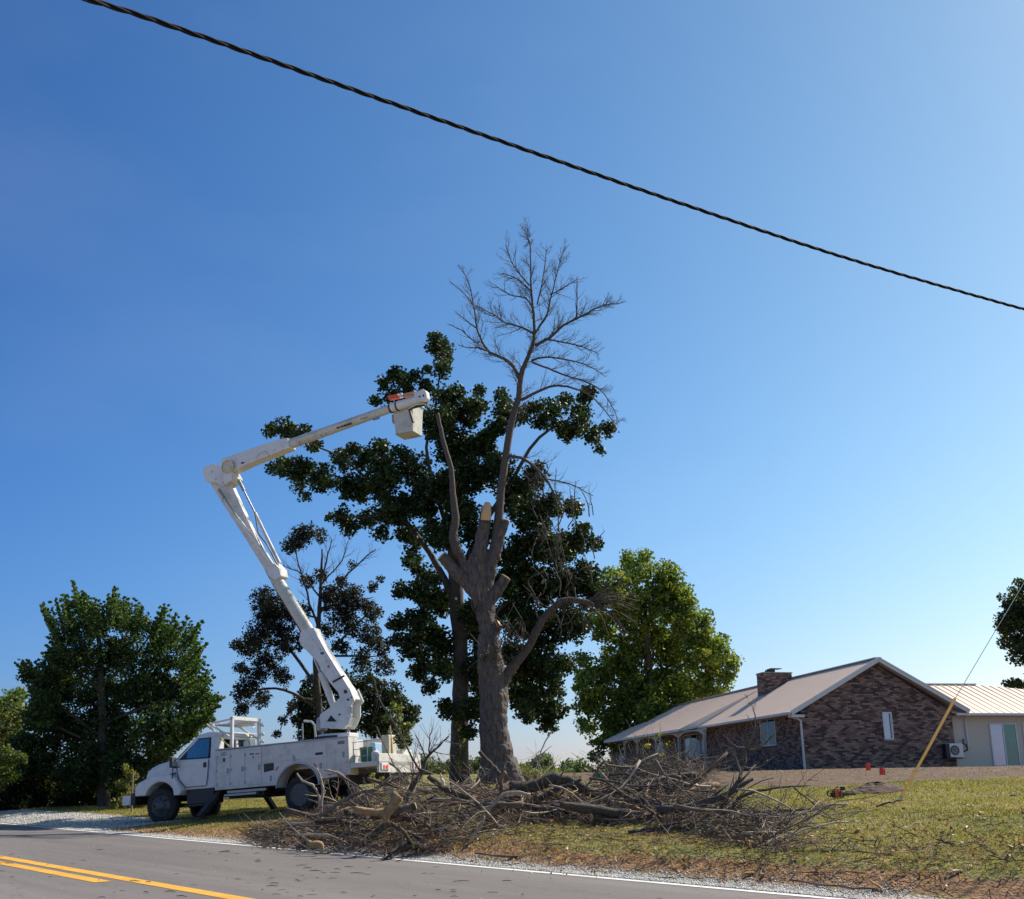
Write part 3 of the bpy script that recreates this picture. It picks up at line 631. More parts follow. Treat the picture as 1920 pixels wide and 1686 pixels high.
leafy_tree('thin_tree', 'thin dark tree with bare twigs and sparse leaves behind the bucket truck', 52, (600, 1450),
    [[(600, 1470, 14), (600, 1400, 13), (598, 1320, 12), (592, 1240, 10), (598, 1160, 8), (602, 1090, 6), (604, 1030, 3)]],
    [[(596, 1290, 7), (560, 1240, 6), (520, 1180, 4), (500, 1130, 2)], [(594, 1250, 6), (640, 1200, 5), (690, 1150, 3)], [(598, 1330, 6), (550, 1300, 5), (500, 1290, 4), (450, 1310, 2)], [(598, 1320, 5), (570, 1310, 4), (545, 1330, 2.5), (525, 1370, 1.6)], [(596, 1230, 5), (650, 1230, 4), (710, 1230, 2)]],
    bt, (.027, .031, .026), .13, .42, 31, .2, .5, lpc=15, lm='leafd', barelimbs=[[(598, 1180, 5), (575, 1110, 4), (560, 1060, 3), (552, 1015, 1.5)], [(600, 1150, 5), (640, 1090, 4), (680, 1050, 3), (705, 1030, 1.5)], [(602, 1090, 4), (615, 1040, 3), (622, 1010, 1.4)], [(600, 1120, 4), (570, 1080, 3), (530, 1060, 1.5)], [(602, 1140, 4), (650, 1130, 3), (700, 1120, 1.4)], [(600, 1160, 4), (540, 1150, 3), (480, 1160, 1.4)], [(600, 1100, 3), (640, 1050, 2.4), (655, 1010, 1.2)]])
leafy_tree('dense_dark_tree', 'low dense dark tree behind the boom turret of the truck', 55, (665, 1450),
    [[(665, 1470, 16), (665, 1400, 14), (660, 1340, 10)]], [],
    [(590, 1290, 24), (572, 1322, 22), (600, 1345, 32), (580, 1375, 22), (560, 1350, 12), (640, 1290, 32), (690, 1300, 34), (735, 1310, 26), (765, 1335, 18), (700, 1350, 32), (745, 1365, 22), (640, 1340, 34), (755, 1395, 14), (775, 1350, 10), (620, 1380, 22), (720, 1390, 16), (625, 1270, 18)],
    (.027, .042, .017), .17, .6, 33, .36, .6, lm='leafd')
# ---- sunlit tree behind the house
leafy_tree('sunlit_tree', 'broad sunlit yellow-green tree rising behind the far end of the brick house', 82, (1225, 1455),
    [[(1225, 1470, 26), (1222, 1400, 22), (1220, 1320, 18), (1215, 1220, 12), (1210, 1140, 6)]], [[(1220, 1330, 10), (1160, 1280, 7), (1120, 1260, 4)], [(1220, 1300, 10), (1290, 1240, 7), (1330, 1220, 4)]],
    [(1190, 1068, 28), (1178, 1048, 12), (1205, 1045, 12), (1240, 1085, 34), (1150, 1105, 34), (1270, 1120, 32), (1200, 1140, 52), (1300, 1175, 36), (1255, 1200, 50), (1322, 1225, 38), (1350, 1250, 24), (1375, 1240, 10), (1362, 1275, 14), (1180, 1225, 52), (1128, 1170, 30), (1120, 1280, 36), (1190, 1300, 52), (1270, 1280, 50), (1330, 1290, 28), (1105, 1325, 24), (1150, 1350, 34), (1098, 1362, 14), (1125, 1395, 12), (1160, 1400, 16), (1220, 1340, 36), (1205, 1390, 26), (1090, 1240, 14), (1085, 1290, 10), (1115, 1415, 7), (1350, 1300, 12), (1120, 1120, 18), (1290, 1140, 20), (1345, 1205, 14), (1280, 1330, 30)],
    (.12, .175, .032), .3, .62, 41, .62, 1.2, tip=.75)
# ---- dense conifer-like tree at the left
bl = [(145, 1138, 12), (215, 1140, 12), (225, 1165, 20), (180, 1175, 24), (130, 1185, 18), (265, 1175, 20), (320, 1185, 18), (355, 1205, 12), (150, 1230, 36), (230, 1220, 38), (300, 1225, 30), (345, 1245, 20), (100, 1255, 20), (110, 1290, 40), (75, 1285, 16), (60, 1335, 16), (45, 1395, 22), (25, 1440, 24), (50, 1270, 10), (190, 1300, 52), (280, 1290, 50), (345, 1300, 34), (385, 1312, 15), (85, 1315, 22), (75, 1355, 22), (120, 1360, 40), (210, 1380, 52), (300, 1370, 44), (350, 1360, 26), (385, 1350, 9), (80, 1420, 36), (160, 1440, 44), (240, 1440, 40), (300, 1420, 22), (325, 1395, 15)]
lf = leafy_tree('spiky_tree', 'big feathery green tree standing left behind the truck cab', 44, (195, 1500),
    [[(195, 1540, 26), (194, 1480, 22), (194, 1400, 18), (190, 1300, 13), (185, 1200, 8), (175, 1130, 4)]],
    [[(190, 1380, 7), (120, 1330, 5), (40, 1250, 2)], [(190, 1360, 7), (280, 1320, 5), (380, 1280, 2)], [(190, 1300, 6), (120, 1230, 4), (95, 1160, 2)], [(190, 1290, 6), (260, 1220, 4), (300, 1160, 2)], [(190, 1400, 6), (100, 1360, 4), (10, 1320, 2)]],
    bl, (.038, .074, .024), .14, .85, 51, .34, .8, tip=.8)
# feathery shoots poking out of its outline
rs = random.Random(77); rr2 = np.random.RandomState(9); sl = Leaves(); sb = MB()
OUTL = [(60, 1400), (50, 1350), (62, 1300), (35, 1242), (85, 1225), (100, 1180), (82, 1140), (120, 1120), (140, 1098), (165, 1125), (190, 1132), (215, 1108), (240, 1125), (265, 1135), (310, 1140), (335, 1160), (375, 1172), (382, 1210), (378, 1240), (397, 1270), (385, 1300), (415, 1310), (395, 1345), (378, 1362), (340, 1400)]
for k in range(430):
    f_ = rs.uniform(0, len(OUTL) - 1.001); i_ = int(f_); t_ = f_ - i_
    if rs.random() < .35: t_ = rs.uniform(-.12, .12); i_ = rs.randrange(1, len(OUTL) - 1)
    ox = OUTL[i_][0] + (OUTL[i_ + 1][0] - OUTL[i_][0]) * t_; oy = OUTL[i_][1] + (OUTL[i_ + 1][1] - OUTL[i_][1]) * t_
    dx, dy = 205 - ox, 1330 - oy; l_ = math.hypot(dx, dy); dx, dy = dx / l_, dy / l_
    in_ = rs.uniform(28, 60); out_ = rs.uniform(-14, 8); dd_ = rs.uniform(-1.6, 1.6)
    p0 = at(ox + dx * in_, oy + dy * in_ + 12, 44 + dd_); p1 = at(ox - dx * out_, oy - dy * out_, 44 + dd_)
    mid = p0.lerp(p1, .5) - Vector((0, 0, .08)); sb.tube([p0, mid, p1], [.012, .009, .004], 3, cap=False)
    for t in np.linspace(.05, 1, 7):
        q = p0.lerp(mid, t * 2) if t < .5 else mid.lerp(p1, t * 2 - 1); tone = rs.uniform(.8, 1.5)
        sl.clump(tuple(q), .13 * (1.25 - .8 * t), 13, .1, (.055 * tone, .1 * tone, .03), rr2)
o = loc_build(sb, 'shoots', M['bark2'], lf, kind='stuff')
o = sl.build('shoot_leaves', lf, 6, kind='stuff'); o.matrix_parent_inverse = Matrix.Translation(lf.location).inverted()
leafy_tree('undergrowth', 'dark shaded undergrowth thicket along the driveway under the left tree', 45.5, (120, 1520), [], [],
    [(15, 1440, 26), (60, 1455, 30), (110, 1470, 34), (170, 1475, 34), (30, 1490, 30), (80, 1505, 28), (130, 1510, 26), (190, 1505, 24), (220, 1480, 20), (5, 1520, 20), (50, 1525, 16), (100, 1527, 14), (150, 1525, 14), (240, 1460, 16), (-40, 1490, 40), (-90, 1480, 40)], (.03, .042, .018), .16, .8, 61, .36, .5, cat='bush')
leafy_tree('pale_tree', 'pale green tree at the left picture edge beyond the big feathery tree', 54, (15, 1500), [[(15, 1520, 14), (15, 1400, 9)]], [],
    [(25, 1308, 16), (40, 1300, 9), (10, 1330, 20), (40, 1340, 22), (5, 1370, 22), (30, 1385, 20), (-30, 1380, 30), (-30, 1330, 20), (0, 1410, 18), (-50, 1430, 30)], (.11, .16, .05), .17, .9, 62, .36, .5)
leafy_tree('yellow_bush', 'yellow-green bush low at the left picture edge', 40, (20, 1510), [], [], [(10, 1408, 9, -1), (30, 1418, 10, -1), (5, 1430, 12, -1), (42, 1424, 7, -1), (-25, 1425, 16, -1), (-10, 1460, 22, 0), (20, 1450, 16, 0)], (.07, .1, .018), .12, .5, 63, .25, .4, cat='bush')
leafy_tree('edge_tree', 'dark tree cut by the right picture edge above the annex roof', 90, (1990, 1440), [[(1990, 1460, 22), (1988, 1380, 18), (1985, 1260, 12)]], [[(1986, 1320, 8), (1940, 1290, 5), (1900, 1285, 3)], [(1986, 1270, 8), (1930, 1200, 5), (1890, 1160, 3)]],
    [(1915, 1110, 22), (1895, 1135, 22), (1890, 1165, 24), (1900, 1200, 22), (1930, 1160, 38), (1915, 1225, 20), (1940, 1220, 28), (1960, 1120, 40), (1895, 1285, 11), (1915, 1290, 14), (1935, 1285, 16), (1990, 1180, 60), (1985, 1280, 50), (2040, 1150, 50), (2050, 1250, 60), (1880, 1180, 9)], (.045, .065, .022), .3, .42, 64, .55, 1)
leafy_tree('weed_clump', 'sunlit yellow-green weeds at the foot of the feathery tree left of the truck hood', 41, (250, 1525), [], [], [(238, 1500, 12), (255, 1480, 10), (245, 1455, 9), (262, 1505, 10), (228, 1470, 9), (250, 1515, 14), (215, 1515, 12), (270, 1500, 10), (285, 1510, 10), (300, 1505, 10), (330, 1500, 12), (235, 1440, 7)], (.15, .16, .045), .1, .5, 66, .2, .4, cat='weeds')
leafy_tree('hedge_shrub', 'dark shrubs filling the gap behind the truck cab below the feathery tree', 50, (340, 1500), [], [], [(300, 1450, 22), (340, 1450, 22), (375, 1450, 18), (320, 1480, 22), (360, 1480, 22), (280, 1480, 20), (395, 1470, 12)], (.04, .06, .02), .13, .6, 67, .3, .4, cat='bush')
# ---- shrubs and distant trees under the crown, each on its own
for i, (nm, lb, d, x, y, bl, col, sz, cr) in enumerate([  # distant trees: haze is tinted into the leaf colours
    ('light_shrub', 'bright yellow-green shrub just right of the big trunk', 47, 1000, 1490, [(985, 1452, 16), (1010, 1462, 16), (1035, 1455, 14), (970, 1468, 14), (1000, 1478, 16), (1050, 1470, 14), (1075, 1478, 12)], (.15, .19, .04), .16, .3),
    ('distant_tree', 'hazy distant tree farthest left of the gap, behind the truck tail', 120, 790, 1465, [(785, 1435, 16), (800, 1445, 16), (775, 1450, 14), (790, 1460, 16), (770, 1462, 10)], (.06, .09, .04), .45, .9),
    ('distant_tree', 'hazy distant tree between the truck tail and the leafy tree trunk', 150, 830, 1465, [(820, 1445, 12), (838, 1440, 12), (830, 1458, 14), (812, 1460, 10)], (.07, .1, .05), .5, 1.0),
    ('distant_tree', 'hazy distant tree seen between the two trunks', 150, 890, 1465, [(882, 1440, 12), (897, 1432, 10), (890, 1455, 14)], (.07, .1, .05), .5, 1.0),
    ('distant_tree', 'tallest hazy distant tree with round blue-green crowns right of the big trunk', 190, 1015, 1465, [(1023, 1425, 11), (1005, 1432, 10), (1030, 1438, 12), (990, 1440, 8), (1012, 1448, 14), (1038, 1450, 10)], (.075, .115, .075), .6, 1.1),
    ('distant_tree', 'mid green distant tree centred in the sky gap left of the house', 130, 1082, 1465, [(1075, 1438, 12), (1092, 1436, 12), (1100, 1448, 10), (1066, 1450, 10), (1085, 1455, 16), (1062, 1440, 6)], (.065, .105, .045), .45, .9),
    ('distant_tree', 'dark distant tree touching the far end of the brick house', 110, 1135, 1465, [(1135, 1445, 10), (1122, 1452, 10), (1145, 1452, 12), (1130, 1462, 12), (1150, 1440, 8)], (.05, .075, .035), .4, .8)]):
    leafy_tree(nm, lb, d, (x, y), [[(x, y + 8, 5), (x, y - 14, 4)]], [], bl, col, sz, .6, 70 + i, cr, 1.5, cat='tree' if 'tree' in nm else 'bush', group='hazy trees on the horizon' if nm == 'distant_tree' else None)

# ================================================================== BUCKET TRUCK
rw_p = at(567, 1523, 29.6); fw_p = at(302, 1539, 31.3)
rw_p.z = tz(rw_p.x, rw_p.y) - .02; fw_p.z = tz(fw_p.x, fw_p.y) - .02
TF = (fw_p - rw_p).normalized(); TU = (Vector((0, 0, 1)) - TF * TF.z).normalized(); TS = TU.cross(TF)
TO = rw_p - TS * 1.15 + TF * .13
TM = Matrix((TF, TS, TU)).transposed().to_4x4(); TM.translation = TO
truck = empty('bucket_truck', label='white utility bucket truck parked under the trees with its boom raised into the crown', cat='truck')
truck.matrix_world = TM
def TX(px, py, y=0.0):
    r = ray(px, py); o = TO + TS * y; t = (o - CP).dot(TS) / r.dot(TS); p = CP + r * t - TO
    return Vector((p.dot(TF), y, p.dot(TU)))
def TXZ(px, py, y=0.0):
    p = TX(px, py, y); return (p.x, p.z)
def tp(mb, name, m, parent=None, **kw): return mb.build(name, m, parent or truck, **kw)
def taper(v):     # tumblehome of the cab greenhouse
    x, y, z = v
    if z > 1.5: y *= 1 - .17 * min(1, (z - 1.5) / .7)
    return (x, y, z)
# chassis
mb = MB()
for s_ in (-1, 1): mb.box(-2.25, 5.1, s_ * .43 - .04, s_ * .43 + .04, .62, .84)
for x in (-2.1, -1, .6, 1.6, 2.6, 3.6, 4.8): mb.box(x - .05, x + .05, -.43, .43, .66, .8)
mb.tube([(0, -.85, .44), (0, .85, .44)], .09, 10).tube([(4.41, -.85, .44), (4.41, .85, .44)], .06, 10).lathe([(.05, -.2), (.2, -.1), (.2, .1), (.05, .2)], (0, 0, .44), (0, 1, 0), 16)
mb.tube([(.2, 0, .5), (3.4, 0, .62)], .05, 8)
tp(mb, 'chassis', M['frame'])
mb = MB().box(2.75, 3.62, .5, .93, .42, .8).box(2.7, 3.66, .86, .99, .36, .42); tp(mb, 'running_board', M['black'], bevel=.015)
mb = MB().box(3.4, 4.6, -.35, .35, .55, 1.3); tp(mb, 'engine_block', M['frame'])
# cab built as panels so that the glass is see-through
def P2(*q): return list(q)
cab = MB()
cab.prism([(2.64, .8), (3.62, .8), (3.92, 1.05), (4.02, 1.45), (4.01, 1.6), (2.66, 1.56)], .9, .95)
cab.prism([(2.64, .8), (3.62, .8), (3.92, 1.05), (4.02, 1.45), (4.01, 1.6), (2.66, 1.56)], -.95, -.9)
cab.prism([(2.64, .8), (2.7, .8), (2.72, 1.62), (2.66, 1.62)], -.9, .9)
cab.prism([(2.7, .8), (3.7, .8), (3.7, .86), (2.7, .86)], -.9, .9)
cab.prism([(3.94, 1.0), (4.02, 1.4), (4.01, 1.6), (3.94, 1.6)], -.9, .9)
for y0, y1 in ((.88, .95), (-.95, -.88)):
    cab.prism([(3.93, 1.59), (4.05, 1.59), (3.46, 2.17), (3.36, 2.13)], y0, y1)     # windscreen pillar
    cab.prism([(2.66, 1.55), (2.88, 1.55), (2.96, 2.14), (2.7, 2.14)], y0, y1)        # rear pillar
    cab.prism([(2.9, 2.12), (3.42, 2.12), (3.38, 2.18), (2.9, 2.18)], y0, y1)
cab.prism([(2.68, 2.14), (3.44, 2.14), (3.38, 2.22), (3.05, 2.27), (2.74, 2.25)], -.95, .95)
cab.prism([(2.66, 1.62), (2.72, 1.62), (2.74, 1.72), (2.68, 1.72)], -.9, .9)
cab.prism([(2.69, 2.06), (2.76, 2.06), (2.77, 2.14), (2.7, 2.14)], -.9, .9)
for y0, y1 in ((-.06, .06), (.66, .9), (-.9, -.66)): cab.prism([(2.67, 1.7), (2.73, 1.7), (2.76, 2.08), (2.7, 2.08)], y0, y1)
body = tp(cab, 'cab', M['white'], bevel=.018, deform=taper)
mb = MB().prism([(4.0, 1.61), (3.41, 2.15), (3.395, 2.14), (3.98, 1.6)], -.88, .88); tp(mb, 'windshield', M['cabglass'], deform=taper)
for y in (.915, -.925):
    mb = MB().prism([(2.95, 1.55), (3.96, 1.58), (3.42, 2.13), (3.0, 2.13)], y, y + .01)
    o = tp(mb, 'side_window', M['cabglass'], deform=taper)
    yy = y + (.012 if y > 0 else -.012)
    f = MB().bar((2.93, yy, 1.57), (3.98, yy, 1.6), .02, .07, up=(0, 0, 1)).bar((3.97, yy, 1.58), (3.44, yy, 2.13), .02, .035).bar((2.94, yy, 1.55), (3.0, yy, 2.13), .02, .035).bar((2.99, yy, 2.125), (3.44, yy, 2.125), .02, .035)
    f.prism([(3.7, 1.6), (3.97, 1.6), (3.72, 1.86)], yy - .006, yy + .006)
    tp(f, 'window_frame', M['black'], o, deform=taper)
for y0, y1 in ((-.64, -.07), (.07, .64)):
    mb = MB().prism([(2.7, 1.73), (2.71, 1.73), (2.735, 2.06), (2.725, 2.06)], y0, y1); tp(mb, 'rear_window', M['tealglass'], deform=taper)
mb = MB()
for y in (.45, -.45): mb.box(2.8, 2.95, y - .28, y + .28, 1.1, 1.78).box(2.9, 3.4, y - .28, y + .28, 1.1, 1.25)
tp(mb, 'seat', M['black'], bevel=.04)
mb = MB().tube([(3.52 + .05 * math.sin(a * math.pi / 8), .45 + .2 * math.cos(a * math.pi / 8), 1.68 + .2 * math.sin(a * math.pi / 8)) for a in range(17)], .016, 6).bar((3.52, .25, 1.68), (3.52, .65, 1.68), .02, .03).bar((3.55, .45, 1.66), (3.8, .45, 1.45), .05, .05)
tp(mb, 'steering_wheel', M['black'])
mb = MB().box(3.6, 3.95, -.88, .88, 1.35, 1.6); tp(mb, 'dashboard', M['black'], bevel=.03)
for s_ in (1, -1): tp(MB().bar((3.93, s_ * .955, 1.69), (3.36, s_ * .93, 2.17), .012, .02), 'windscreen_seal', M['black'], deform=taper)
# doors
for s_ in (1, -1):
    a, b = (.952, .968) if s_ > 0 else (-.968, -.952)
    mb = MB().prism([(2.98, .88), (3.6, .88), (3.84, 1.08), (3.93, 1.4), (3.93, 1.545), (2.92, 1.52), (2.94, 1.1)], a, b)
    dr = tp(mb, 'door', M['white'], bevel=.01)
    mb = MB().box(2.98, 3.06, b if s_ > 0 else a - .03, b + .03 if s_ > 0 else a, 1.34, 1.47); tp(mb, 'handle', M['black'], dr, bevel=.008)
# hood and grille
hd = MB()
secs = [(3.98, .88, 1.66, 1.05), (4.35, .84, 1.63, 1.05), (4.75, .8, 1.57, 1.05), (5.0, .76, 1.5, 1.02), (5.14, .73, 1.41, .98), (5.19, .7, 1.24, .92)]
vs = []; 
for x, hw, zt, zb in secs:
    vs += [(x, -hw, zb), (x, -hw, zt - .12), (x, -hw * .92, zt - .03), (x, -hw * .4, zt), (x, hw * .4, zt), (x, hw * .92, zt - .03), (x, hw, zt - .12), (x, hw, zb)]
fs = [(i * 8 + k, i * 8 + k + 1, i * 8 + k + 9, i * 8 + k + 8) for i in range(5) for k in range(7)] + [tuple(range(40, 48)), tuple(range(7, -1, -1))]
hd.add(vs, fs); tp(hd, 'hood', M['white'], bevel=.02, smooth=False)
mb = MB().box(5.14, 5.2, -.5, .5, .88, 1.18); gr = tp(mb, 'grille', M['black'], bevel=.01)
mb = MB(); [mb.box(5.2, 5.215, -.48, .48, .92 + .06 * i, .94 + .06 * i) for i in range(4)]; tp(mb, 'grille_bar', M['steel'], gr)
for s_ in (-1, 1):
    mb = MB().box(5.1, 5.2, s_ * .62 - .13, s_ * .62 + .13, .98, 1.16); tp(mb, 'headlight', M['shade'], bevel=.02)
    # flared fender with a wheel arch
    arch = [(4.41 + .54 * math.cos(t), .50 + .56 * math.sin(t)) for t in np.linspace(.42, math.pi - .45, 14)]
    out = [(3.74, .66), (3.66, .80), (3.82, 1.0), (3.93, 1.15), (4.08, 1.22), (4.5, 1.23), (4.9, 1.17), (5.14, 1.08), (5.24, .97), (5.24, .74), (5.0, .74)]
    y0, y1 = (.6, 1.08) if s_ > 0 else (-1.08, -.6)
    mb = MB().prism(arch + out, y0, y1); fd = tp(mb, 'fender', M['white'], bevel=.035, segs=3)
    y2 = (1.08, 1.12) if s_ > 0 else (-1.12, -1.08)
    ar2 = [(4.41 + .60 * math.cos(t), .50 + .62 * math.sin(t)) for t in np.linspace(.45 + math.pi / 2, math.pi - .35, 8)]
    mb = MB().prism([(4.15, 1.24), (4.02, 1.23), (3.91, 1.12), (3.8, .98), (3.68, .78), (3.72, .68), (3.9, .68)][::1] + [(3.95, .9), (4.05, 1.05), (4.2, 1.13)], *y2); tp(mb, 'fender_flare', M['white'], fd, bevel=.012)
    mb = MB().box(4.3, 5.0, s_ * .62 - .1, s_ * .62 + .1, .95, 1.1).prism([(3.8, .9), (5.1, .9), (5.1, 1.1), (3.8, 1.1)], min(s_ * .5, s_ * .66), max(s_ * .5, s_ * .66)); tp(mb, 'wheel_well', M['black'], fd)
for s_ in (1, -1):
    y = .969 * s_
    sm2 = MB()
    for a, b in zip([(2.96, .88), (2.93, 1.1), (2.9, 1.6)][:-1], [(2.93, 1.1), (2.9, 1.54)]): sm2.bar((a[0], y, a[1]), (b[0], y, b[1]), .012, .014, up=(0, 1, 0))
    for a, b in zip([(3.62, .86), (3.87, 1.07), (3.955, 1.4)], [(3.87, 1.07), (3.955, 1.4), (3.945, 1.55)]): sm2.bar((a[0], y, a[1]), (b[0], y, b[1]), .012, .014, up=(0, 1, 0))
    sm2.bar((2.96, y, .865), (3.62, y, .865), .012, .014, up=(0, 1, 0))
    tp(sm2, 'door_seam', M['black'])
    tp(MB().bar((4.0, s_ * .885, 1.27), (5.16, s_ * .74, 1.12), .03, .04), 'hood_seam', M['black'])
    tp(MB().bar((3.99, s_ * .89, 1.26), (3.99, s_ * .89, 1.6), .03, .03), 'cowl_seam', M['black'])
    tp(MB().box(5.17, 5.25, min(s_ * .45, s_ * .82), max(s_ * .45, s_ * .82), 1.08, 1.2), 'side_lamp', M['dark'], bevel=.01)
tp(MB().box(2.66, 2.75, -.98, .98, .83, 1.6), 'cab_back', M['white'], bevel=.02)
# mirrors
for s_ in (1, -1):
    mb = MB().tube([(3.86, s_ * .96, 1.42), (3.95, s_ * 1.12, 1.38), (3.95, s_ * 1.14, 1.12)], .016, 6).tube([(3.95, s_ * 1.12, 1.6), (3.9, s_ * .97, 1.64)], .014, 6).tube([(3.95, s_ * 1.12, 1.38), (3.95, s_ * 1.12, 1.62)], .014, 6)
    ar = tp(mb, 'mirror_arm', M['black'])
    mb = MB().box(3.92, 4.0, s_ * 1.12 - .1, s_ * 1.12 + .1, 1.4, 1.68); mi = tp(mb, 'mirror', M['black'], ar, bevel=.02)
    mb = MB().box(3.915, 3.919, s_ * 1.12 - .08, s_ * 1.12 + .08, 1.43, 1.65); tp(mb, 'mirror_glass', M['steel'], ar)
# bumper
mb = MB().box(5.05, 5.5, .35, .5, .6, .84).box(5.05, 5.5, -.5, -.35, .6, .84).box(5.3, 5.46, -.98, .98, .52, .84); tp(mb, 'front_bumper', M['frame'], bevel=.02)
mb = MB().box(5.46, 5.74, -.2, .98, .53, .78); tp(mb, 'winch_box', M['white'], bevel=.01)
# wheels
def wheel(c, yo, steer=0, dual=False):
    sgn = 1 if yo > 0 else -1
    w_ = empty('wheel'); w_.parent = truck; w_.location = (c[0], yo, c[1]); w_.rotation_euler = (0, 0, steer + (math.pi if sgn < 0 else 0))
    T = MB(); T.lathe([(.30, .0), (.42, .015), (.452, .05), (.458, .12), (.458, .14), (.452, .21), (.42, .25), (.30, .265), (.28, .13), (.30, 0)], (0, -.26, 0), (0, 1, 0), 36, cap=False)
    for k in range(40):
        a = k * math.pi / 20; T.bar((.462 * math.cos(a), -.22, .462 * math.sin(a)), (.462 * math.cos(a + .07), -.05, .462 * math.sin(a + .07)), .028, .012, up=(math.cos(a), 0, math.sin(a)))
    if dual: T.lathe([(.30, .0), (.42, .015), (.452, .05), (.458, .12), (.452, .21), (.42, .25), (.30, .265)], (0, -.58, 0), (0, 1, 0), 36)
    T.build('tyre', M['rubber'], w_, smooth=False)
    Q = MB(); dpt = -.14 if dual else -.02
    Q.lathe([(.305, -.02), (.29, .005), (.27, -.01), (.25, dpt), (.13, dpt + (.02 if dual else .05)), (.12, dpt + (.05 if dual else .07)), (.07, dpt + .09), (.02, dpt + .1)], (0, 0, 0), (0, 1, 0), 28)
    rm = Q.build('rim', M['rim'], w_, smooth=False)
    H = MB()
    for k in range(8):
        a = k * math.pi / 4; H.lathe([(.018, 0), (.016, .03)], (.17 * math.cos(a), dpt + (.02 if dual else .045), .17 * math.sin(a)), (0, 1, 0), 6)
    for k in range(5):
        a = k * math.pi * .4; H.lathe([(.045, 0), (.044, .006)], (.205 * math.cos(a), dpt + (.012 if dual else .03), .205 * math.sin(a)), (0, 1, 0), 10)
    H.build('lug_nut', M['black'], w_, kind='stuff')
for s_ in (1, -1):
    wheel((4.41, .455), s_ * 1.0, .10 * s_ if s_ > 0 else .1); wheel((0, .455), s_ * 1.08, 0, True)
# service body
for s_ in (1, -1):
    y0, y1 = (.7, 1.15) if s_ > 0 else (-1.15, -.7)
    arch = [(.62 * math.cos(t), .62 + .58 * math.sin(t)) for t in np.linspace(0.05, math.pi - .05, 16)]
    poly = arch + [(-.66, .78), (-1.52, .82), (-1.5, 1.74), (2.56, 1.72), (2.5, .72), (.66, .72)]
    mb = MB().prism(poly, y0, y1); sbx = tp(mb, 'side_compartment', M['bodyw'], bevel=.012)
    mb = MB().box(-1.5, 2.56, y0 - .005, y1 + .015, 1.735, 1.765); tp(mb, 'top_rail', M['galv'], sbx, bevel=.006)
    mb = MB().prism([(.62 * math.cos(t), .62 + .58 * math.sin(t)) for t in np.linspace(0.05, math.pi - .05, 16)] + [(.66 * math.cos(t), .62 + .62 * math.sin(t)) for t in np.linspace(math.pi - .05, .05, 16)], y1 - .02 if s_ > 0 else y0 - .02, y1 + .02 if s_ > 0 else y0 + .02)
    tp(mb, 'arch_trim', M['galv'], sbx)
    Y = 1.151 if s_ > 0 else -1.163
    for x0, x1, z0, z1, hx, hz in ((2.08, 2.48, .78, 1.69, 2.14, 1.18), (1.62, 2.04, .78, 1.69, 1.68, 1.2), (1.1, 1.58, .78, 1.69, 1.16, 1.2), (-.86, 1.05, 1.3, 1.7, .1, 1.34), (-1.46, -.92, .88, 1.7, -1.36, 1.32), (-.86, -.66, .86, 1.25, -.7, 1.1), (.7, 1.05, .78, 1.03, .8, .9)):
        mb = MB().box(x0, x1, Y, Y + .014, z0, z1); dd = tp(mb, 'compartment_door', M['bodyw'], bevel=.008)
        ho = Y + (.012 if s_ > 0 else -.012)
        mb = MB().tube([(hx, ho, hz + .05), (hx, ho + .03 * s_, hz + .05), (hx, ho + .03 * s_, hz - .05), (hx, ho, hz - .05)], .007, 5).box(hx - .035, hx + .035, ho - .004, ho + .006, hz - .07, hz + .07)
        tp(mb, 'door_handle', M['galv'], dd)
def sticker(x0, x1, z0, z1, m, name='sticker'):
    return tp(MB().box(x0, x1, 1.1655, 1.168, z0, z1), name, M[m])
mb = MB(); n_ = 20; pts = [(2.27 + .085 * math.cos(2 * math.pi * i / n_), 1.62 + .045 * math.sin(2 * math.pi * i / n_)) for i in range(n_)]; mb.prism(pts, 1.1655, 1.168); st = tp(mb, 'sticker', M['teal'], label='dark teal oval logo sticker')
mb = MB(); [mb.box(2.205 + .03 * i, 2.225 + .03 * i, 1.1685, 1.17, 1.6, 1.64) for i in range(4)]; tp(mb, 'print', M['shade'], st)
sticker(2.22, 2.3, 1.42, 1.52, 'darkp'); sticker(1.32, 1.37, 1.44, 1.49, 'greyp')
mb = MB()
for i in range(4): mb.box(1.43 - .035 * i, 1.455 - .035 * i, 1.1655, 1.168, 1.53, 1.575); mb.box(1.25 - .03 * i, 1.27 - .03 * i, 1.1655, 1.168, 1.53, 1.565)
tp(mb, 'lettering', M['darkp'], kind='stuff')
mb = MB().box(1.2, 1.5, 1.1655, 1.167, 1.645, 1.65); tp(mb, 'pinstripe', M['greyp'])
tp(MB().box(-.76, -.54, 1.1655, 1.172, 1.37, 1.43), 'vent', M['black'])
tp(MB().box(-1.4, -1.2, 1.1655, 1.17, 1.58, 1.66), 'marker_plate', M['greyp'])
tp(MB().prism([(.72, 1.1), (1.02, 1.06), (1.02, 1.27), (.72, 1.28)], 1.151, 1.155), 'dark_recess', M['black'])
for x, z, a in ((.62, 1.13, -.85), (.8, .93, -1.0), (-.52, 1.13, .85), (-.68, .93, 1.0), (-.95, .87, 0)):
    dx, dz = math.cos(a) * .06, math.sin(a) * .06
    mb = MB().bar((x - dx, 1.158, z + dz * -1 * -1 * (-1)), (x + dx, 1.158, z + dz), .012, .03, up=(0, 0, 1)); tp(mb, 'reflector', M['redf'])
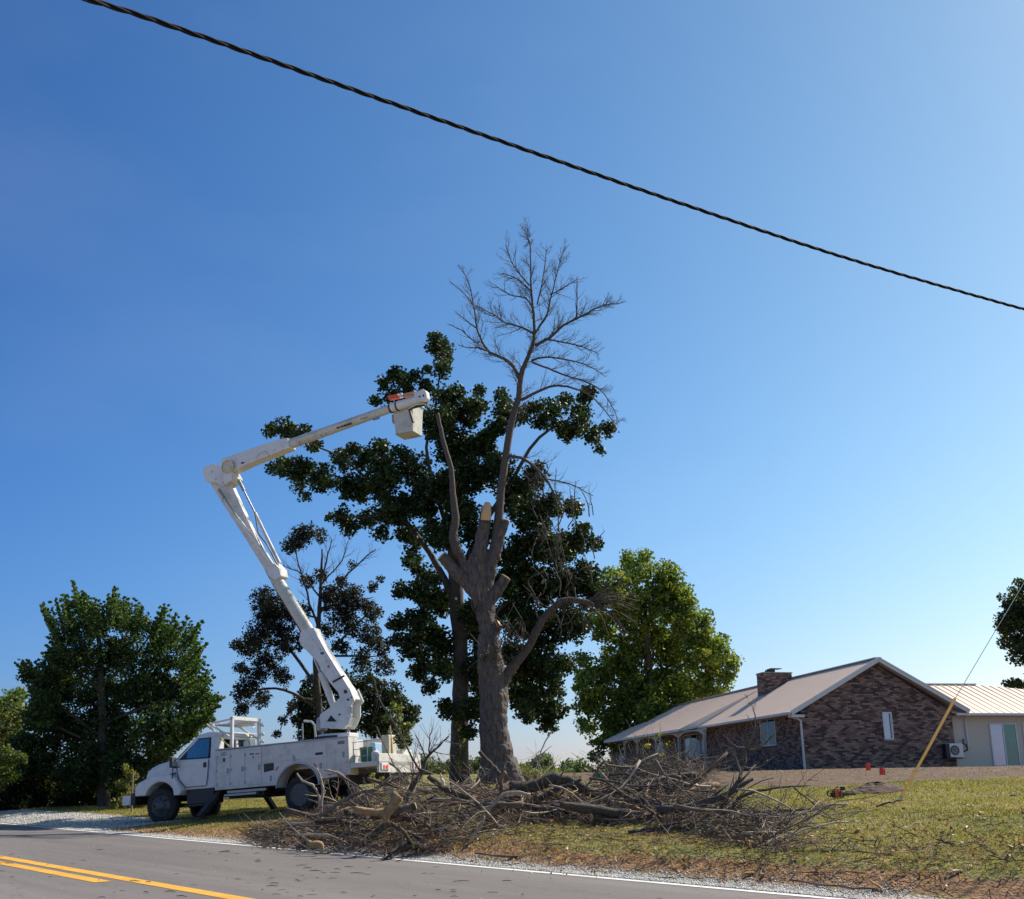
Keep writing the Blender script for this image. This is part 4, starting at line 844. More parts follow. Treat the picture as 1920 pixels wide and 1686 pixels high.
# deck, headache rack, cab guard
tp(MB().box(-1.5, 2.5, -.7, .7, 1.08, 1.14).box(2.5, 2.55, -1.15, 1.15, .72, 1.5), 'deck', M['bodyw'])
mb = MB()
for y in (.62, -.62): mb.bar((2.42, y, 1.14), (2.42, y, 2.62), .08, .08)
mb.bar((2.42, -.62, 2.58), (2.42, .66, 2.58), .08, .09).bar((2.42, -.62, 2.2), (2.42, .62, 2.2), .03, .03)
mb.bar((2.42, -.62, 2.5), (2.42, -.3, 2.35), .03, .03)
tp(mb, 'cab_guard', M['white'], bevel=.008)
mb = MB().bar((2.42, .62, 2.56), (3.15, .62, 2.5), .05, .05).bar((2.42, -.62, 2.56), (3.15, -.62, 2.5), .05, .05).bar((3.15, -.62, 2.5), (3.15, .62, 2.5), .05, .05).bar((2.42, .62, 2.05), (3.12, .62, 2.48), .05, .04).bar((2.42, -.62, 2.05), (3.12, -.62, 2.48), .05, .04)
tp(mb, 'guard_platform_frame', M['white'])
mb = MB().box(2.5, 3.1, -.58, .58, 2.44, 2.47).box(2.5, 2.85, -.5, .2, 2.48, 2.56); tp(mb, 'guard_platform', M['trim'], bevel=.01)
for z in (1.85, 2.0, 2.2, 2.45):
    mb = MB().lathe([(.05, 0), (.055, .05), (.02, .08)], (2.36, -.66, z), (-1, -.3, 0), 10); tp(mb, 'work_light', M['shade'])
tp(MB().box(.55, 1.05, .05, .55, 1.14, 1.82), 'tool_chest', M['white'], bevel=.02)
mb = MB().tube([TX(570, 1352, -.3), TX(584, 1353, -.3), TX(590, 1360, -.3), TX(592, 1384, -.3)], .03, 8); tp(mb, 'boom_rest', M['bodyw'])
mb = MB().tube([TX(568, 1385, -.5), TX(567, 1356, -.5)], .02, 6); tp(mb, 'boom_rest', M['galv'])
# outriggers
for (a, b) in (((2.5, .8, .8), (2.6, 1.75, .06)), ((2.5, -.8, .8), (2.6, -1.75, .1)), ((.95, -.5, .75), (.95, -1.75, .06))):
    mb = MB().bar(a, b, .12, .14, up=(1, 0, 0)); og = tp(mb, 'outrigger', M['frame'], bevel=.01)
    a_ = Vector(a); b_ = Vector(b); tp(MB().bar(a_.lerp(b_, .15) + Vector((.07, 0, .02)), a_.lerp(b_, .9) + Vector((.07, 0, .02)), .02, .06, up=(1, 0, 0)), 'outrigger_edge', M['galv'], og)
    tp(MB().box(b[0] - .18, b[0] + .18, b[1] - .14, b[1] + .14, b[2] - .05, b[2] + .01), 'foot_pad', M['frame'], og)
for a, b in (((1.0, 1.0, .62), (2.2, 1.1, .68)), ((1.3, .95, .55), (2.3, 1.1, .6))):
    tp(MB().box(a[0], b[0], a[1], b[1], a[2], b[2]), 'step_bar', M['galv'])
tp(MB().box(1.2, 2.3, -.9, .9, .5, .72), 'underbody_tank', M['frame'], bevel=.02)
# turret
tp(MB().lathe([(.46, 0), (.46, .07), (.4, .09), (.4, .2)], (-.35, 0, 1.74), (0, 0, 1), 28).box(-.95, .25, -.55, .55, 1.14, 1.76), 'pedestal', M['white'], bevel=.01)
tp(MB().lathe([(.5, 0), (.5, .05)], (-.35, 0, 1.83), (0, 0, 1), 28), 'slew_ring', M['frame'])
tprof = [TXZ(*q) for q in ((610, 1366), (656, 1367), (661, 1360), (668, 1343), (668, 1322), (674, 1315), (664, 1291), (650, 1305), (627, 1328), (609, 1341))]
for y0, y1 in ((.2, .25), (-.25, -.2)):
    tp(MB().prism(tprof, y0, y1), 'turret_plate', M['white'], bevel=.006)
tp(MB().prism([TXZ(*q) for q in ((614, 1363), (654, 1363), (660, 1345), (640, 1336), (614, 1345))], -.2, .2), 'turret_core', M['bodyw'])
tri = [TXZ(622, 1354), TXZ(641, 1354), TXZ(630, 1342)]
tp(MB().prism(tri, .2505, .254), 'lightening_hole', M['dark'])
for px, py, r in ((637, 1340, .025), (653, 1312, .03), (659, 1308, .02), (648, 1297, .05)):
    c = TX(px, py, .25); tp(MB().lathe([(r, 0), (r, .02)], c, (0, 1, 0), 14), 'pivot_pin', M['frame'])
for px, py in ((656, 1332), (650, 1352)):
    c = TX(px, py, .251); tp(MB().box(c.x - .07, c.x + .07, .2505, .253, c.z - .09, c.z + .09), 'instruction_plate', M['bodyw'])
c = TX(600, 1358, .2); tp(MB().lathe([(.06, 0), (.14, .05), (.16, .2), (.14, .35), (.06, .4)], c - Vector((0, .1, .2)), (0, 0, 1), 14), 'hydraulic_motor', M['galv'])
tp(MB().box(-1.05, -.6, -.15, .35, 1.77, 1.92), 'junction_box', M['white'], bevel=.02)
# lower boom
def pr(name, pts, hw, m, bev=.008, y=0.0, **kw):
    return tp(MB().prism([TXZ(*q) for q in pts], y - hw, y + hw), name, M[m], bevel=bev, **kw)
lb = pr('lower_boom', [(664, 1296), (671, 1312), (645, 1317), (640, 1300), (622, 1279), (600, 1237), (569, 1208), (566, 1203), (569, 1188), (576, 1180), (594, 1178), (603, 1196), (619, 1225), (643, 1263)], .17, 'white', .03)
tp(MB().prism([TXZ(*q) for q in ((570, 1190), (576, 1181), (592, 1195), (622, 1245), (645, 1266), (624, 1280), (600, 1240), (572, 1212))], .172, .18), 'boom_cover', M['white'], lb, bevel=.006)
tp(MB().bar(TX(624, 1279, .18), TX(646, 1267, .18), .02, .05), 'clamp_band', M['frame'], lb)
tp(MB().tube([TX(584, 1192), TX(516, 1082)], [.175, .165], 22), 'boom_tube', M['fiber'], lb, smooth=False)
pr('boom_collar', [(509, 1068), (520, 1056), (531, 1068), (534, 1082), (522, 1090), (511, 1080)], .2, 'white', .02)
ub_ = pr('elbow_link', [(394, 902), (408, 893), (433, 903), (440, 920), (464, 972), (490, 1025), (520, 1072), (508, 1085), (480, 1040), (460, 1008), (430, 962), (402, 918)], .09, 'bodyw', .01, y=-.04)
tp(MB().prism([TXZ(*q) for q in ((466, 985), (478, 1000), (500, 1040), (512, 1062), (500, 1055), (484, 1020))], -.03, .0), 'inner_web', M['frame'])
tp(MB().tube([TX(399, 912, -.1), TX(437, 968, -.1), TX(465, 1010, -.1), TX(488, 1050, -.12), TX(513, 1098, -.14), TX(566, 1188, -.16)], .02, 6), 'hydraulic_hose', M['black'])
tp(MB().tube([TX(478, 960, .1), TX(484, 1000, .16), TX(500, 1020, .12), TX(522, 1062, .1)], .022, 6), 'hydraulic_hose', M['black'])
for a, b, c_, y in (((410, 918), (446, 972), (512, 1060), .2), ((448, 902), (478, 962), (524, 1056), .0)):
    tp(MB().tube([TX(*b, y), TX(*c_, y)], .05, 14), 'cylinder', M['white'])
    tp(MB().tube([TX(*a, y), TX(*b, y)], .028, 10), 'cylinder_rod', M['steel'])
    tp(MB().tube([TX(*a, y), Vector(TX(*a, y)).lerp(TX(*b, y), .3)], .05, 10), 'rod_clevis', M['galv'])
tp(MB().tube([TX(602, 1262), TX(628, 1330)], .09, 16), 'lift_cylinder', M['white'])
tp(MB().tube([TX(590, 1235), TX(603, 1265)], .045, 12), 'cylinder_rod', M['steel'])
# elbow bracket and upper boom
eb = pr('elbow_bracket', [(388, 881), (410, 873), (440, 885), (447, 898), (440, 906), (426, 914), (416, 908), (404, 908), (394, 906)], .24, 'white', .012)
c = TX(428, 876, .24); dz = .2
dm = tp(MB().lathe([(.2, 0), (.2, .06), (.185, .07), (.185, .03), (.01, .03)], c, (0, 1, 0), 30), 'elbow_drum', M['cream'])
tp(MB().bar(c + Vector((.13, .05, .06)), c + Vector((-.13, .05, -.06)), .02, .05, up=(0, 0, 1)), 'drum_bar', M['fiber'], dm)
ub = pr('upper_boom', [(420, 866), (424, 862), (530, 826), (545, 824), (549, 842), (470, 873), (440, 888), (424, 892)], .19, 'white', .03)
tp(MB().tube([TX(530, 838), TX(735, 765)], [.15, .125], 22), 'boom_tube', M['fiber'], ub)
tp(MB().tube([TX(733, 765), TX(797, 746)], [.132, .125], 22), 'boom_sleeve', M['white'], ub, bevel=.01)
for q in ((733, 766), (745, 762)):
    a = TX(*q); dr_ = (TX(797, 746) - TX(733, 765)).normalized(); tp(MB().tube([a - dr_ * .02, a + dr_ * .02], .142, 22), 'clamp_band', M['frame'], ub)
pr('boom_tip', [(778, 738), (796, 731), (802, 735), (804, 748), (800, 755), (782, 756)], .12, 'white', .03)
for q in ((787, 744), (794, 742)): tp(MB().lathe([(.03, 0), (.03, .01)], TX(*q, .12), (0, 1, 0), 12), 'pivot_pin', M['frame'])
pr('boom_cushion', [(728, 744), (748, 740), (750, 747), (731, 751)], .07, 'red', .01, y=.02)
pr('boom_cushion', [(757, 740), (780, 735), (781, 741), (759, 746)], .07, 'orange', .01, y=.02)
pr('roller', [(750, 739), (756, 738), (757, 745), (751, 747)], .06, 'shade', .01, y=.03)
mb = MB()
for i, (a, b) in enumerate(((631, 637), (639, 644), (645, 649), (650, 654), (655, 659))):
    p0 = TX(a, 803 - (a - 631) * .32, .135); p1 = TX(b, 803 - (b - 631) * .32, .135); mb.bar(p0, p1, .012, .06 if i > 1 else .045, up=(0, 0, 1))
tp(mb, 'lettering', M['darkp'], kind='stuff')
for a, b in (((480, 862), (486, 850)), ((488, 850), (498, 846)), ((498, 846), (505, 855)), ((512, 846), (517, 843))):
    tp(MB().bar(TX(*a, .192), TX(*b, .192), .006, .012), 'paint_scuff', M['greyp'])
tp(MB().bar(TX(699, 786), TX(711, 783), .1, .05), 'hose_guide', M['galv'])
# bucket
br_ = TX(765, 768, -.42); bx, bz = br_.x, br_.z
top = TX(741, 767, .3); bot = TX(789, 826, -.2)
bk = MB()
def ring(x0, x1, y0, y1, z): return [(x0, y0, z), (x1, y0, z), (x1, y1, z), (x0, y1, z)]
x1_, x0_ = bx + .33, bx - .32; zt, zb_ = bz + .12, bz - .78
BY = -.42; o1 = ring(x0_, x1_, -.33, .33, zt); o2 = ring(x0_ + .05, x1_ - .05, -.28, .28, zb_); i1 = ring(x0_ + .03, x1_ - .03, -.3, .3, zt); i2 = ring(x0_ + .07, x1_ - .07, -.26, .26, zb_ + .04)
bk.add(o1 + o2 + i1 + i2, [(4, 7, 6, 5), (0, 1, 5, 4), (1, 2, 6, 5), (2, 3, 7, 6), (3, 0, 4, 7), (8, 12, 13, 9), (9, 13, 14, 10), (10, 14, 15, 11), (11, 15, 12, 8), (12, 15, 14, 13), (0, 8, 9, 1), (1, 9, 10, 2), (2, 10, 11, 3), (3, 11, 8, 0)])
bko = tp(bk, 'bucket', M['fiber'], bevel=.015); bko.location.y = BY
tp(MB().box(x0_ - .02, x1_ + .02, .3, .36, zt - .05, zt).box(x0_ - .02, x1_ + .02, -.36, -.3, zt - .05, zt).box(x0_ - .03, x0_ + .02, -.36, .36, zt - .05, zt).box(x1_ - .02, x1_ + .03, -.36, .36, zt - .05, zt), 'bucket_rim', M['fiber'], bko)
tp(MB().box(x1_ - .02, x1_ + .1, .0, .2, zt - .5, zt - .25), 'control_box', M['galv'], bko, bevel=.02)
tp(MB().bar(TX(768, 765, -.05), TX(800, 756, -.05), .06, .1).bar(TX(800, 757, -.05), TX(798, 748, 0), .08, .1).bar(TX(768, 768, -.05), TX(775, 792, -.05), .08, .05), 'bucket_bracket', M['frame'])
tp(MB().tube([TX(766, 766, .1), TX(780, 759, .12), TX(795, 757, .1), TX(808, 763, .05)], .022, 6), 'lift_arm', M['cream'])
for i_, (q0, q1) in enumerate((((560, 827), (565, 838)), ((610, 812), (612, 816)), ((675, 786), (690, 782)), ((600, 815), (606, 822)))):
    tp(MB().bar(TX(*q0, .149), TX(*q1, .149), .006, .02), 'paint_scuff', M['greyp'])
for t_ in (.18, .4, .62, .85):
    a_ = TX(584, 1192).lerp(TX(516, 1082), t_); dr_ = (TX(516, 1082) - TX(584, 1192)).normalized(); tp(MB().tube([a_ - dr_ * .006, a_ + dr_ * .006], .178, 22), 'tube_seam', M['bodyw'])
for px, py in ((600, 1218), (612, 1240), (624, 1260), (586, 1200)):
    tp(MB().lathe([(.018, 0), (.016, .012)], TX(px, py, .18), (0, 1, 0), 8), 'bolt', M['galv'])
for px, py in ((397, 885), (405, 898), (436, 894), (418, 905)):
    tp(MB().lathe([(.022, 0), (.02, .014)], TX(px, py, .24), (0, 1, 0), 8), 'bolt', M['galv'])
for px, py, w_, h_, mm in ((604, 1225, .1, .06, 'darkp'), (616, 1250, .07, .07, 'red'), (455, 868, .12, .05, 'darkp')):
    c = TX(px, py, .191 if px < 500 else .181); tp(MB().box(c.x - w_ / 2, c.x + w_ / 2, c.y, c.y + .003, c.z - h_ / 2, c.z + h_ / 2), 'warning_label', M[mm])
for x in (2.48, 2.04, 1.58):
    for z in (.86, 1.2, 1.55): tp(MB().box(x - .015, x + .02, 1.16, 1.176, z - .035, z + .035), 'hinge', M['galv'])
# tail deck
tp(MB().box(-2.35, -1.52, -1.12, 1.12, .98, 1.1).box(-2.35, -2.28, -1.12, 1.12, .82, 1.28), 'tail_deck', M['bodyw'], bevel=.01)
mb = MB()
for y in (1.08, -1.08):
    for x in (-1.6, -2.0): mb.bar((x, y, 1.1), (x, y, 1.6), .02, .02)
    for z in (1.25, 1.42, 1.6): mb.bar((-1.58, y, z), (-2.05, y, z), .015, .015)
tp(mb, 'deck_rail', M['galv'])
for y, z in ((.85, .95), (-.85, .95)):
    tp(MB().box(-2.38, -2.35, y - .2, y + .2, z - .07, z + .1), 'tail_light_panel', M['shade'], bevel=.01); tp(MB().box(-2.39, -2.38, y - .12, y - .02, z - .04, z + .04).box(-2.39, -2.38, y + .03, y + .12, z - .04, z + .04), 'tail_light', M['redf'])
tp(MB().box(-2.3, -2.2, -.5, .5, .5, .8).box(-2.42, -2.3, -.08, .08, .55, .7), 'hitch', M['frame'], bevel=.02)
for y in (.55, -.55): tp(MB().tube([(-2.32, y, .82), (-2.36, y + .03, .68), (-2.34, y, .56), (-2.36, y - .05, .66)], .014, 6), 'shackle', M['galv'])
for y in (.9, -.9): tp(MB().box(-1.5, -1.46, y - .25, y + .25, .3, .85), 'mud_flap', M['black'])
# --- things riding on the truck (lift off on their own)
def tpl(x, y, z): return TM @ Vector((x, y, z))
def onT(mb, name, m, label, cat, **kw):
    o = mb.build(name, m, None, label=label, cat=cat, **kw); o.matrix_world = TM; return o
onT(MB().lathe([(.13, 0), (.17, .36), (.18, .37), (.155, .36), (.12, .02)], (-1.78, .75, 1.1), (0, 0, 1), 20), 'bucket', M['green'], 'dark green plastic bucket standing on the tail deck of the truck', 'bucket')
onT(MB().box(-1.72, -1.55, -.2, .2, 1.1, 1.62), 'jerry_can', M['blueplas'], 'pale blue translucent container behind the side compartments of the truck', 'container', bevel=.03)
onT(MB().box(-2.3, -2.08, .1, .5, 1.1, 1.75), 'tool_cabinet', M['cream'], 'tall beige cabinet standing at the rear of the tail deck', 'cabinet', bevel=.02)
onT(MB().lathe([(.09, 0), (.1, .22), (.04, .27), (.04, .31)], (-2.15, .95, 1.1), (0, 0, 1), 16), 'water_jug', M['shade'], 'small white jug at the rear corner of the tail deck', 'jug')
onT(MB().tube([(-2.32, .35, 1.05), (-2.28, .38, 1.98)], [.035, .02], 8), 'splintered_board', M['wood'], 'upright pale splintered board at the truck tail', 'board')
onT(MB().box(-2.3, -2.0, -.75, -.25, 1.1, 1.4), 'equipment_box', M['white'], 'white equipment box at the far rear corner of the truck', 'box', bevel=.03)
onT(MB().tube([TX(388, 1358, .75) , TX(433, 1403, .75)], .022, 8), 'pruning_pole', M['pole'], 'long wooden pole with dark end leaning over the compartments behind the cab', 'pole')
cone = MB().lathe([(.16, 0), (.16, .02), (.12, .02), (.025, .42), (.02, .43)], (1.7, .0, 1.14), (0, 0, 1), 18)
onT(MB().tube([(.2, .35 + .02 * i, 1.16 + .05 * i) for i in range(2)], .1, 10).box(-.1, .5, .3, .6, 1.7, 1.82), 'cooler', M['shade'], 'white box lying on the truck deck ahead of the turret', 'box', bevel=.03)

# ================================================================== HOUSE
HB = at(1509, 1443, 49)
HD = Vector((-0.13738, .99052, 0)); HX = Vector((.99052, .13738, 0)); HU = Vector((0, 0, 1))
HM = Matrix((HX, HD, HU)).transposed().to_4x4(); HM.translation = HB
house = empty('brick_house', label='low brick ranch house with tan metal roof, chimney and covered porch', cat='house'); house.matrix_world = HM
def hray(px, py, axis, val):     # house-local point where a view ray meets plane x=val or y=val
    r = ray(px, py); n_ = HX if axis == 'x' else HD; o = HB + n_ * val; t = (o - CP).dot(n_) / r.dot(n_); p = CP + r * t - HB
    return Vector((p.dot(HX), p.dot(HD), p.z))
def hp(mb, name, m, parent=None, **kw): return mb.build(name, m, parent or house, **kw)
GW, EZ, RX, RZ, LEN = 6.85, 2.42, 3.55, 4.62, 37.0; OVX = -.55; slope = (RZ - 2.36) / (RX - OVX)
hp(MB().add([(0, 0, 0), (GW, 0, 0), (GW, 0, EZ), (RX, 0, 4.42), (0, 0, EZ), (0, .2, 0), (GW, .2, 0), (GW, .2, EZ), (RX, .2, 4.42), (0, .2, EZ)], [(0, 1, 2, 3, 4), (9, 8, 7, 6, 5), (0, 5, 6, 1), (1, 6, 7, 2), (2, 7, 8, 3), (3, 8, 9, 4), (4, 9, 5, 0)]) or MB(), 'x', M['mortar']) if False else None
gw = MB(); gw.add([(0, 0, 0), (GW, 0, 0), (GW, 0, EZ), (RX, 0, 4.45), (0, 0, EZ), (0, .2, 0), (GW, .2, 0), (GW, .2, EZ), (RX, .2, 4.45), (0, .2, EZ)], [(0, 1, 2, 3, 4), (9, 8, 7, 6, 5), (0, 5, 6, 1), (1, 6, 7, 2), (2, 7, 8, 3), (3, 8, 9, 4), (4, 9, 5, 0)])
gable = hp(gw, 'gable_wall', M['mortar'])
fw_ = MB().box(0, .2, .2, LEN, -.1, 2.42); front = hp(fw_, 'front_wall', M['mortar'])
hp(MB().box(GW - .2, GW, .2, LEN, -.1, 2.42).box(.2, GW - .2, LEN - .2, LEN, -.1, 2.42), 'rear_wall', M['mortar'])
# bricks
def brick_col(rn, x, z, f):
    n_ = .7 * math.sin(x * 6.1 + math.sin(z * 13 + f) * 2.2) * math.sin(z * 17.3 + x * 1.6 + f) + rn.uniform(-1, 1)
    if n_ > .25: c = (.31, .205, .16)
    elif n_ > -.45: c = (.19, .12, .095)
    else: c = (.08, .056, .048)
    t = rn.uniform(.8, 1.25); return (c[0] * t, c[1] * t, c[2] * t)
rk = random.Random(5)
BLh, BLw = .068, .205
def lay(width, height_fn, holes, face, f, x_start=0.0, z0=-.02, zmax=4.6):
    mb = MB(); row = 0; z = z0
    while z + BLh < zmax:
        x = x_start - (.11 if row % 2 else 0)
        while x < width:
            a, b = max(x, x_start), min(x + BLw, width)
            lo, hi = height_fn(z + BLh)
            a, b = max(a, lo), min(b, hi)
            for (hx0, hx1, hz0, hz1) in holes:
                if z + BLh > hz0 and z < hz1:
                    if a < hx1 and b > hx0:
                        if a < hx0: b = min(b, hx0)
                        elif b > hx1: a = max(a, hx1)
                        else: b = a
            if b - a > .03: face(mb, a, b, z, z + BLh, rk.uniform(.006, .02), brick_col(rk, (a + b) / 2, z, f))
            x += BLw + .012
        z += BLh + .011; row += 1
    return mb
def gface(mb, a, b, z0, z1, d, c): mb.box(a, b, -d, .002, z0, z1, c)
def fface(mb, a, b, z0, z1, d, c): mb.box(-d, .002, a, b, z0, z1, c)
def gh_fn(z):
    if z < EZ: return 0, GW
    k = (z - EZ) / (4.45 - EZ); return k * RX, GW - k * (GW - RX)
w1 = hray(1653, 1335, 'y', 0); w2 = hray(1675, 1387, 'y', 0)
gwin = (w1.x, w2.x + .03, w2.z, w1.z)
mb = lay(GW, gh_fn, [gwin], gface, 0, zmax=4.42); hp(mb, 'bricks', M['brick'], gable, kind='stuff')
def fz(px0, px1, pyt, pyb):
    a = hray(px0, pyt, 'x', 0); b = hray(px1, pyb, 'x', 0); return (min(a.y, b.y), max(a.y, b.y), b.z, a.z)
near_win = fz(1425, 1457, 1346, 1398)
door_win = (13.9, 17.6, .15, 2.1); pw2 = (22.2, 23.8, .9, 2.0); pw3 = (26.5, 27.3, 0, 2.05); pw4 = (32.2, 34.5, .5, 2.1)
mb = lay(LEN, lambda z: (0, LEN), [near_win, door_win, pw2, pw3, pw4], fface, 2.2, x_start=.0, zmax=2.4); hp(mb, 'bricks', M['brick'], front, kind='stuff')
# windows
def window(name, box_, face, nsplit=2, m='hglass', vert=True, blind=True, depth=.07, ox=0.0):
    a, b, z0, z1 = box_; W_ = empty(name); W_.parent = house
    def bx(mb, p, q, zz0, zz1, d0, d1):
        if face == 'y': mb.box(p, q, -d1 + ox, -d0 + ox, zz0, zz1)
        else: mb.box(-d1 + ox, -d0 + ox, p, q, zz0, zz1)
        return mb
    mb = MB(); t = .055
    bx(mb, a, b, z0, z0 + t, .0, .04); bx(mb, a, b, z1 - t, z1, .0, .04); bx(mb, a, a + t, z0 + t, z1 - t, .0, .04); bx(mb, b - t, b, z0 + t, z1 - t, .0, .04)
    for i in range(1, nsplit):
        xm = a + (b - a) * i / nsplit; bx(mb, xm - t / 2, xm + t / 2, z0 + t, z1 - t, .0, .035)
    mb.build('frame', M['trim'], W_, bevel=.006)
    for i in range(nsplit):
        p = a + (b - a) * i / nsplit + t / 2; q = a + (b - a) * (i + 1) / nsplit - t / 2
        bx(MB(), p, q, z0 + t, z1 - t, .012, .018).build('pane', M[m], W_)
    if blind: bx(MB(), a + t, b - t, z0 + t, z1 - t, .003, .006).build('blind', M['shade'], W_)
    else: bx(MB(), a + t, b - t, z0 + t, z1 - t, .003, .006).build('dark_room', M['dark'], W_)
    return W_
W1 = window('gable_window', gwin, 'y', 1); MB().box(gwin[1] - .13, gwin[1] - .095, -.024, -.019, gwin[2] + .06, gwin[3] - .06).build('curtain_gap', M['dark'], W1)
MB().box(gwin[0] - .05, gwin[1] + .05, -.05, .0, gwin[2] - .06, gwin[2] - .005).build('sill', M['concrete'], W1)
window('front_window', near_win, 'x', 2); window('picture_window', (13.9, 17.6, .75, 2.08), 'x', 3, blind=False); window('porch_window', pw2, 'x', 1); window('porch_window', pw4, 'x', 2)
window('front_door', pw3, 'x', 1, m='doorglass', blind=False)
for y0 in (14.0, 16.5): hp(MB().box(-.016, -.008, y0, y0 + .8, .85, 2.0), 'curtain', M['shade'])
# roof: near section, far section with the porch eave pushed out, hip at the far end
def slab(mb, pts, th=.09):
    n_ = len(pts); P = [Vector(p) for p in pts]; mb.add([tuple(p) for p in P] + [tuple(p - Vector((0, 0, th))) for p in P], [tuple(range(n_)), tuple(range(2 * n_ - 1, n_ - 1, -1))] + [(i, i + n_, (i + 1) % n_ + n_, (i + 1) % n_) for i in range(n_)])
NB, FB = -.42, 38.0; JB = 12.9; PX = -1.6; EVR = GW + .6
EAVZ = RZ + (OVX - RX) * slope; PEZ = EAVZ - .02
EAVR = RZ - (EVR - RX) * (RZ - 2.45) / (EVR - RX)
mb = MB(); slab(mb, [(OVX, NB, EAVZ), (RX, NB, RZ), (RX, JB, RZ), (OVX, JB, EAVZ)]); rf1 = hp(mb, 'roof', M['roof'])
mb = MB(); slab(mb, [(PX, JB + .02, PEZ - .1), (RX, JB + .02, RZ - .02), (RX, 34.2, RZ - .02), (PX, FB, PEZ - .1)]); rf2 = hp(mb, 'porch_roof', M['roof'])
mb = MB(); slab(mb, [(RX, NB, RZ), (EVR, NB, EAVR), (EVR, FB, EAVR), (RX, 34.2, RZ)]); slab(mb, [(PX, FB, PEZ - .1), (RX, 34.2, RZ - .02), (EVR, FB, EAVR)]); rf3 = hp(mb, 'rear_roof', M['roof'])
def rib_line(a, b, name, par, h=.022, wd=.035):
    return None
def ribs(par, p00, p01, p10, p11, n_, name='roof_rib'):
    # ribs run from eave (p0?) to ridge (p1?)
    me = None
    for i in range(n_ + 1):
        t = i / n_; a = Vector(p00).lerp(Vector(p01), t); b = Vector(p10).lerp(Vector(p11), t)
        MBx = MB().bar(a + Vector((0, 0, .006)), b + Vector((0, 0, .006)), .05, .02); MBx.build(name, M['roof'], par)
ribs(rf1, (OVX, NB + .05, EAVZ), (OVX, JB - .05, EAVZ), (RX, NB + .05, RZ), (RX, JB - .05, RZ), 44)
hp(MB().add([(PX + .02, JB, PEZ - .2), (OVX, JB, EAVZ - .1), (RX, JB, RZ - .06), (RX, JB, RZ - .04), (PX + .02, JB, PEZ - .12)], [(0, 1, 2, 3, 4)]) or MB(), 'x', M['trim']) if False else None
_m = MB(); _m.add([(PX + .02, JB - .01, PEZ - .22), (OVX, JB - .01, EAVZ - .08), (RX, JB - .01, RZ - .08), (RX, JB - .01, RZ - .03), (PX + .02, JB - .01, PEZ - .1)], [(0, 1, 2, 3, 4)]); hp(_m, 'flashing', M['ridge'])
ribs(rf2, (PX, JB + .2, PEZ - .1), (PX, 34.0, PEZ - .1), (RX, JB + .2, RZ - .02), (RX, 34.0, RZ - .02), 64)
hp(MB().bar((RX, NB, RZ + .02), (RX, 34.2, RZ + .02), .3, .04), 'ridge_cap', M['ridge'])
hp(MB().bar((PX, FB, PEZ - .08), (RX, 34.2, RZ + .01), .2, .04), 'hip_cap', M['ridge'])
# rake fascia, eave fascia, gutters, soffit
for a, b in (((OVX - .02, NB - .015, EAVZ - .07), (RX, NB - .015, RZ - .05)), ((RX, NB - .015, RZ - .05), (EVR + .02, NB - .015, EAVR - .07))):
    hp(MB().bar(a, b, .03, .19, up=(0, 0, 1)), 'rake_board', M['trim'], bevel=.004)
    a2 = Vector(a) + Vector((0, -.022, .07)); b2 = Vector(b) + Vector((0, -.022, .07)); hp(MB().bar(a2, b2, .02, .06), 'rake_trim', M['ridge'])
mb = MB(); slab(mb, [(OVX, NB, EAVZ - .1), (RX, NB, RZ - .12), (RX, 0, RZ - .12), (OVX, 0, EAVZ - .1)], .02); slab(mb, [(RX, NB, RZ - .12), (EVR, NB, EAVR - .1), (EVR, 0, EAVR - .1), (RX, 0, RZ - .12)], .02)
hp(mb, 'soffit', M['soffit'])
hp(MB().box(OVX, 0, 0, JB, EAVZ - .13, EAVZ - .1).box(PX, 0, JB, FB - .3, PEZ - .22, PEZ - .19), 'soffit', M['soffit'])
hp(MB().box(OVX - .12, OVX - .01, NB + .02, JB, EAVZ - .13, EAVZ - .01), 'gutter', M['trim'], bevel=.02)
hp(MB().box(PX - .1, PX - .01, JB, 31.5, PEZ - .26, PEZ - .11), 'gutter', M['trim'], bevel=.02)
hp(MB().box(OVX - .02, .02, NB + .01, NB + .4, EAVZ - .24, EAVZ - .13), 'eave_return', M['trim'], bevel=.005)
# downspouts
dsx = hray(1490, 1345, 'y', -.08)
mb = MB().tube([(OVX - .06, NB + .15, EAVZ - .12), (OVX - .05, NB + .12, EAVZ - .2), (-.2, -.12, EAVZ - .28), (-.06, -.1, EAVZ - .36), (-.05, -.09, EAVZ - .5), (-.04, -.09, .02)], .05, 8)
hp(mb, 'downspout', M['trim'])
# chimney
def on_roof(px, py):
    r = ray(px, py); d = 45
    while d < 90:
        p = CP + r * d - HB; x = p.dot(HX); 
        if p.z < EAVZ + (x - OVX) * slope: return Vector((x, p.dot(HD), p.z))
        d += .02
    return Vector((1.8, 10, 3.6))
cb = on_roof(1434, 1304); ctop = hray(1434, 1262, 'y', cb.y); cr_ = hray(1487, 1300, 'y', cb.y)
ch = empty('chimney'); ch.parent = house
cx0_, cx1_, cy0_, cy1_, cz1 = cb.x, min(cr_.x, cb.x + 1.75), cb.y, cb.y + 1.0, ctop.z
MB().box(cx0_, cx1_, cy0_, cy1_, cb.z - .4, cz1 - .02).build('core', M['mortar'], ch)
mb = lay(cx1_, lambda z: (cx0_, cx1_), [], lambda m_, a, b, z0, z1, d, c: m_.box(a, b, cy0_ - d, cy0_ + .002, z0, z1, c), 4, x_start=cx0_, z0=cb.z - .4, zmax=cz1)
mb2 = lay(cy1_, lambda z: (cy0_, cy1_), [], lambda m_, a, b, z0, z1, d, c: m_.box(cx0_ - d, cx0_ + .002, a, b, z0, z1, c), 6, x_start=cy0_, z0=cb.z - .4, zmax=cz1)
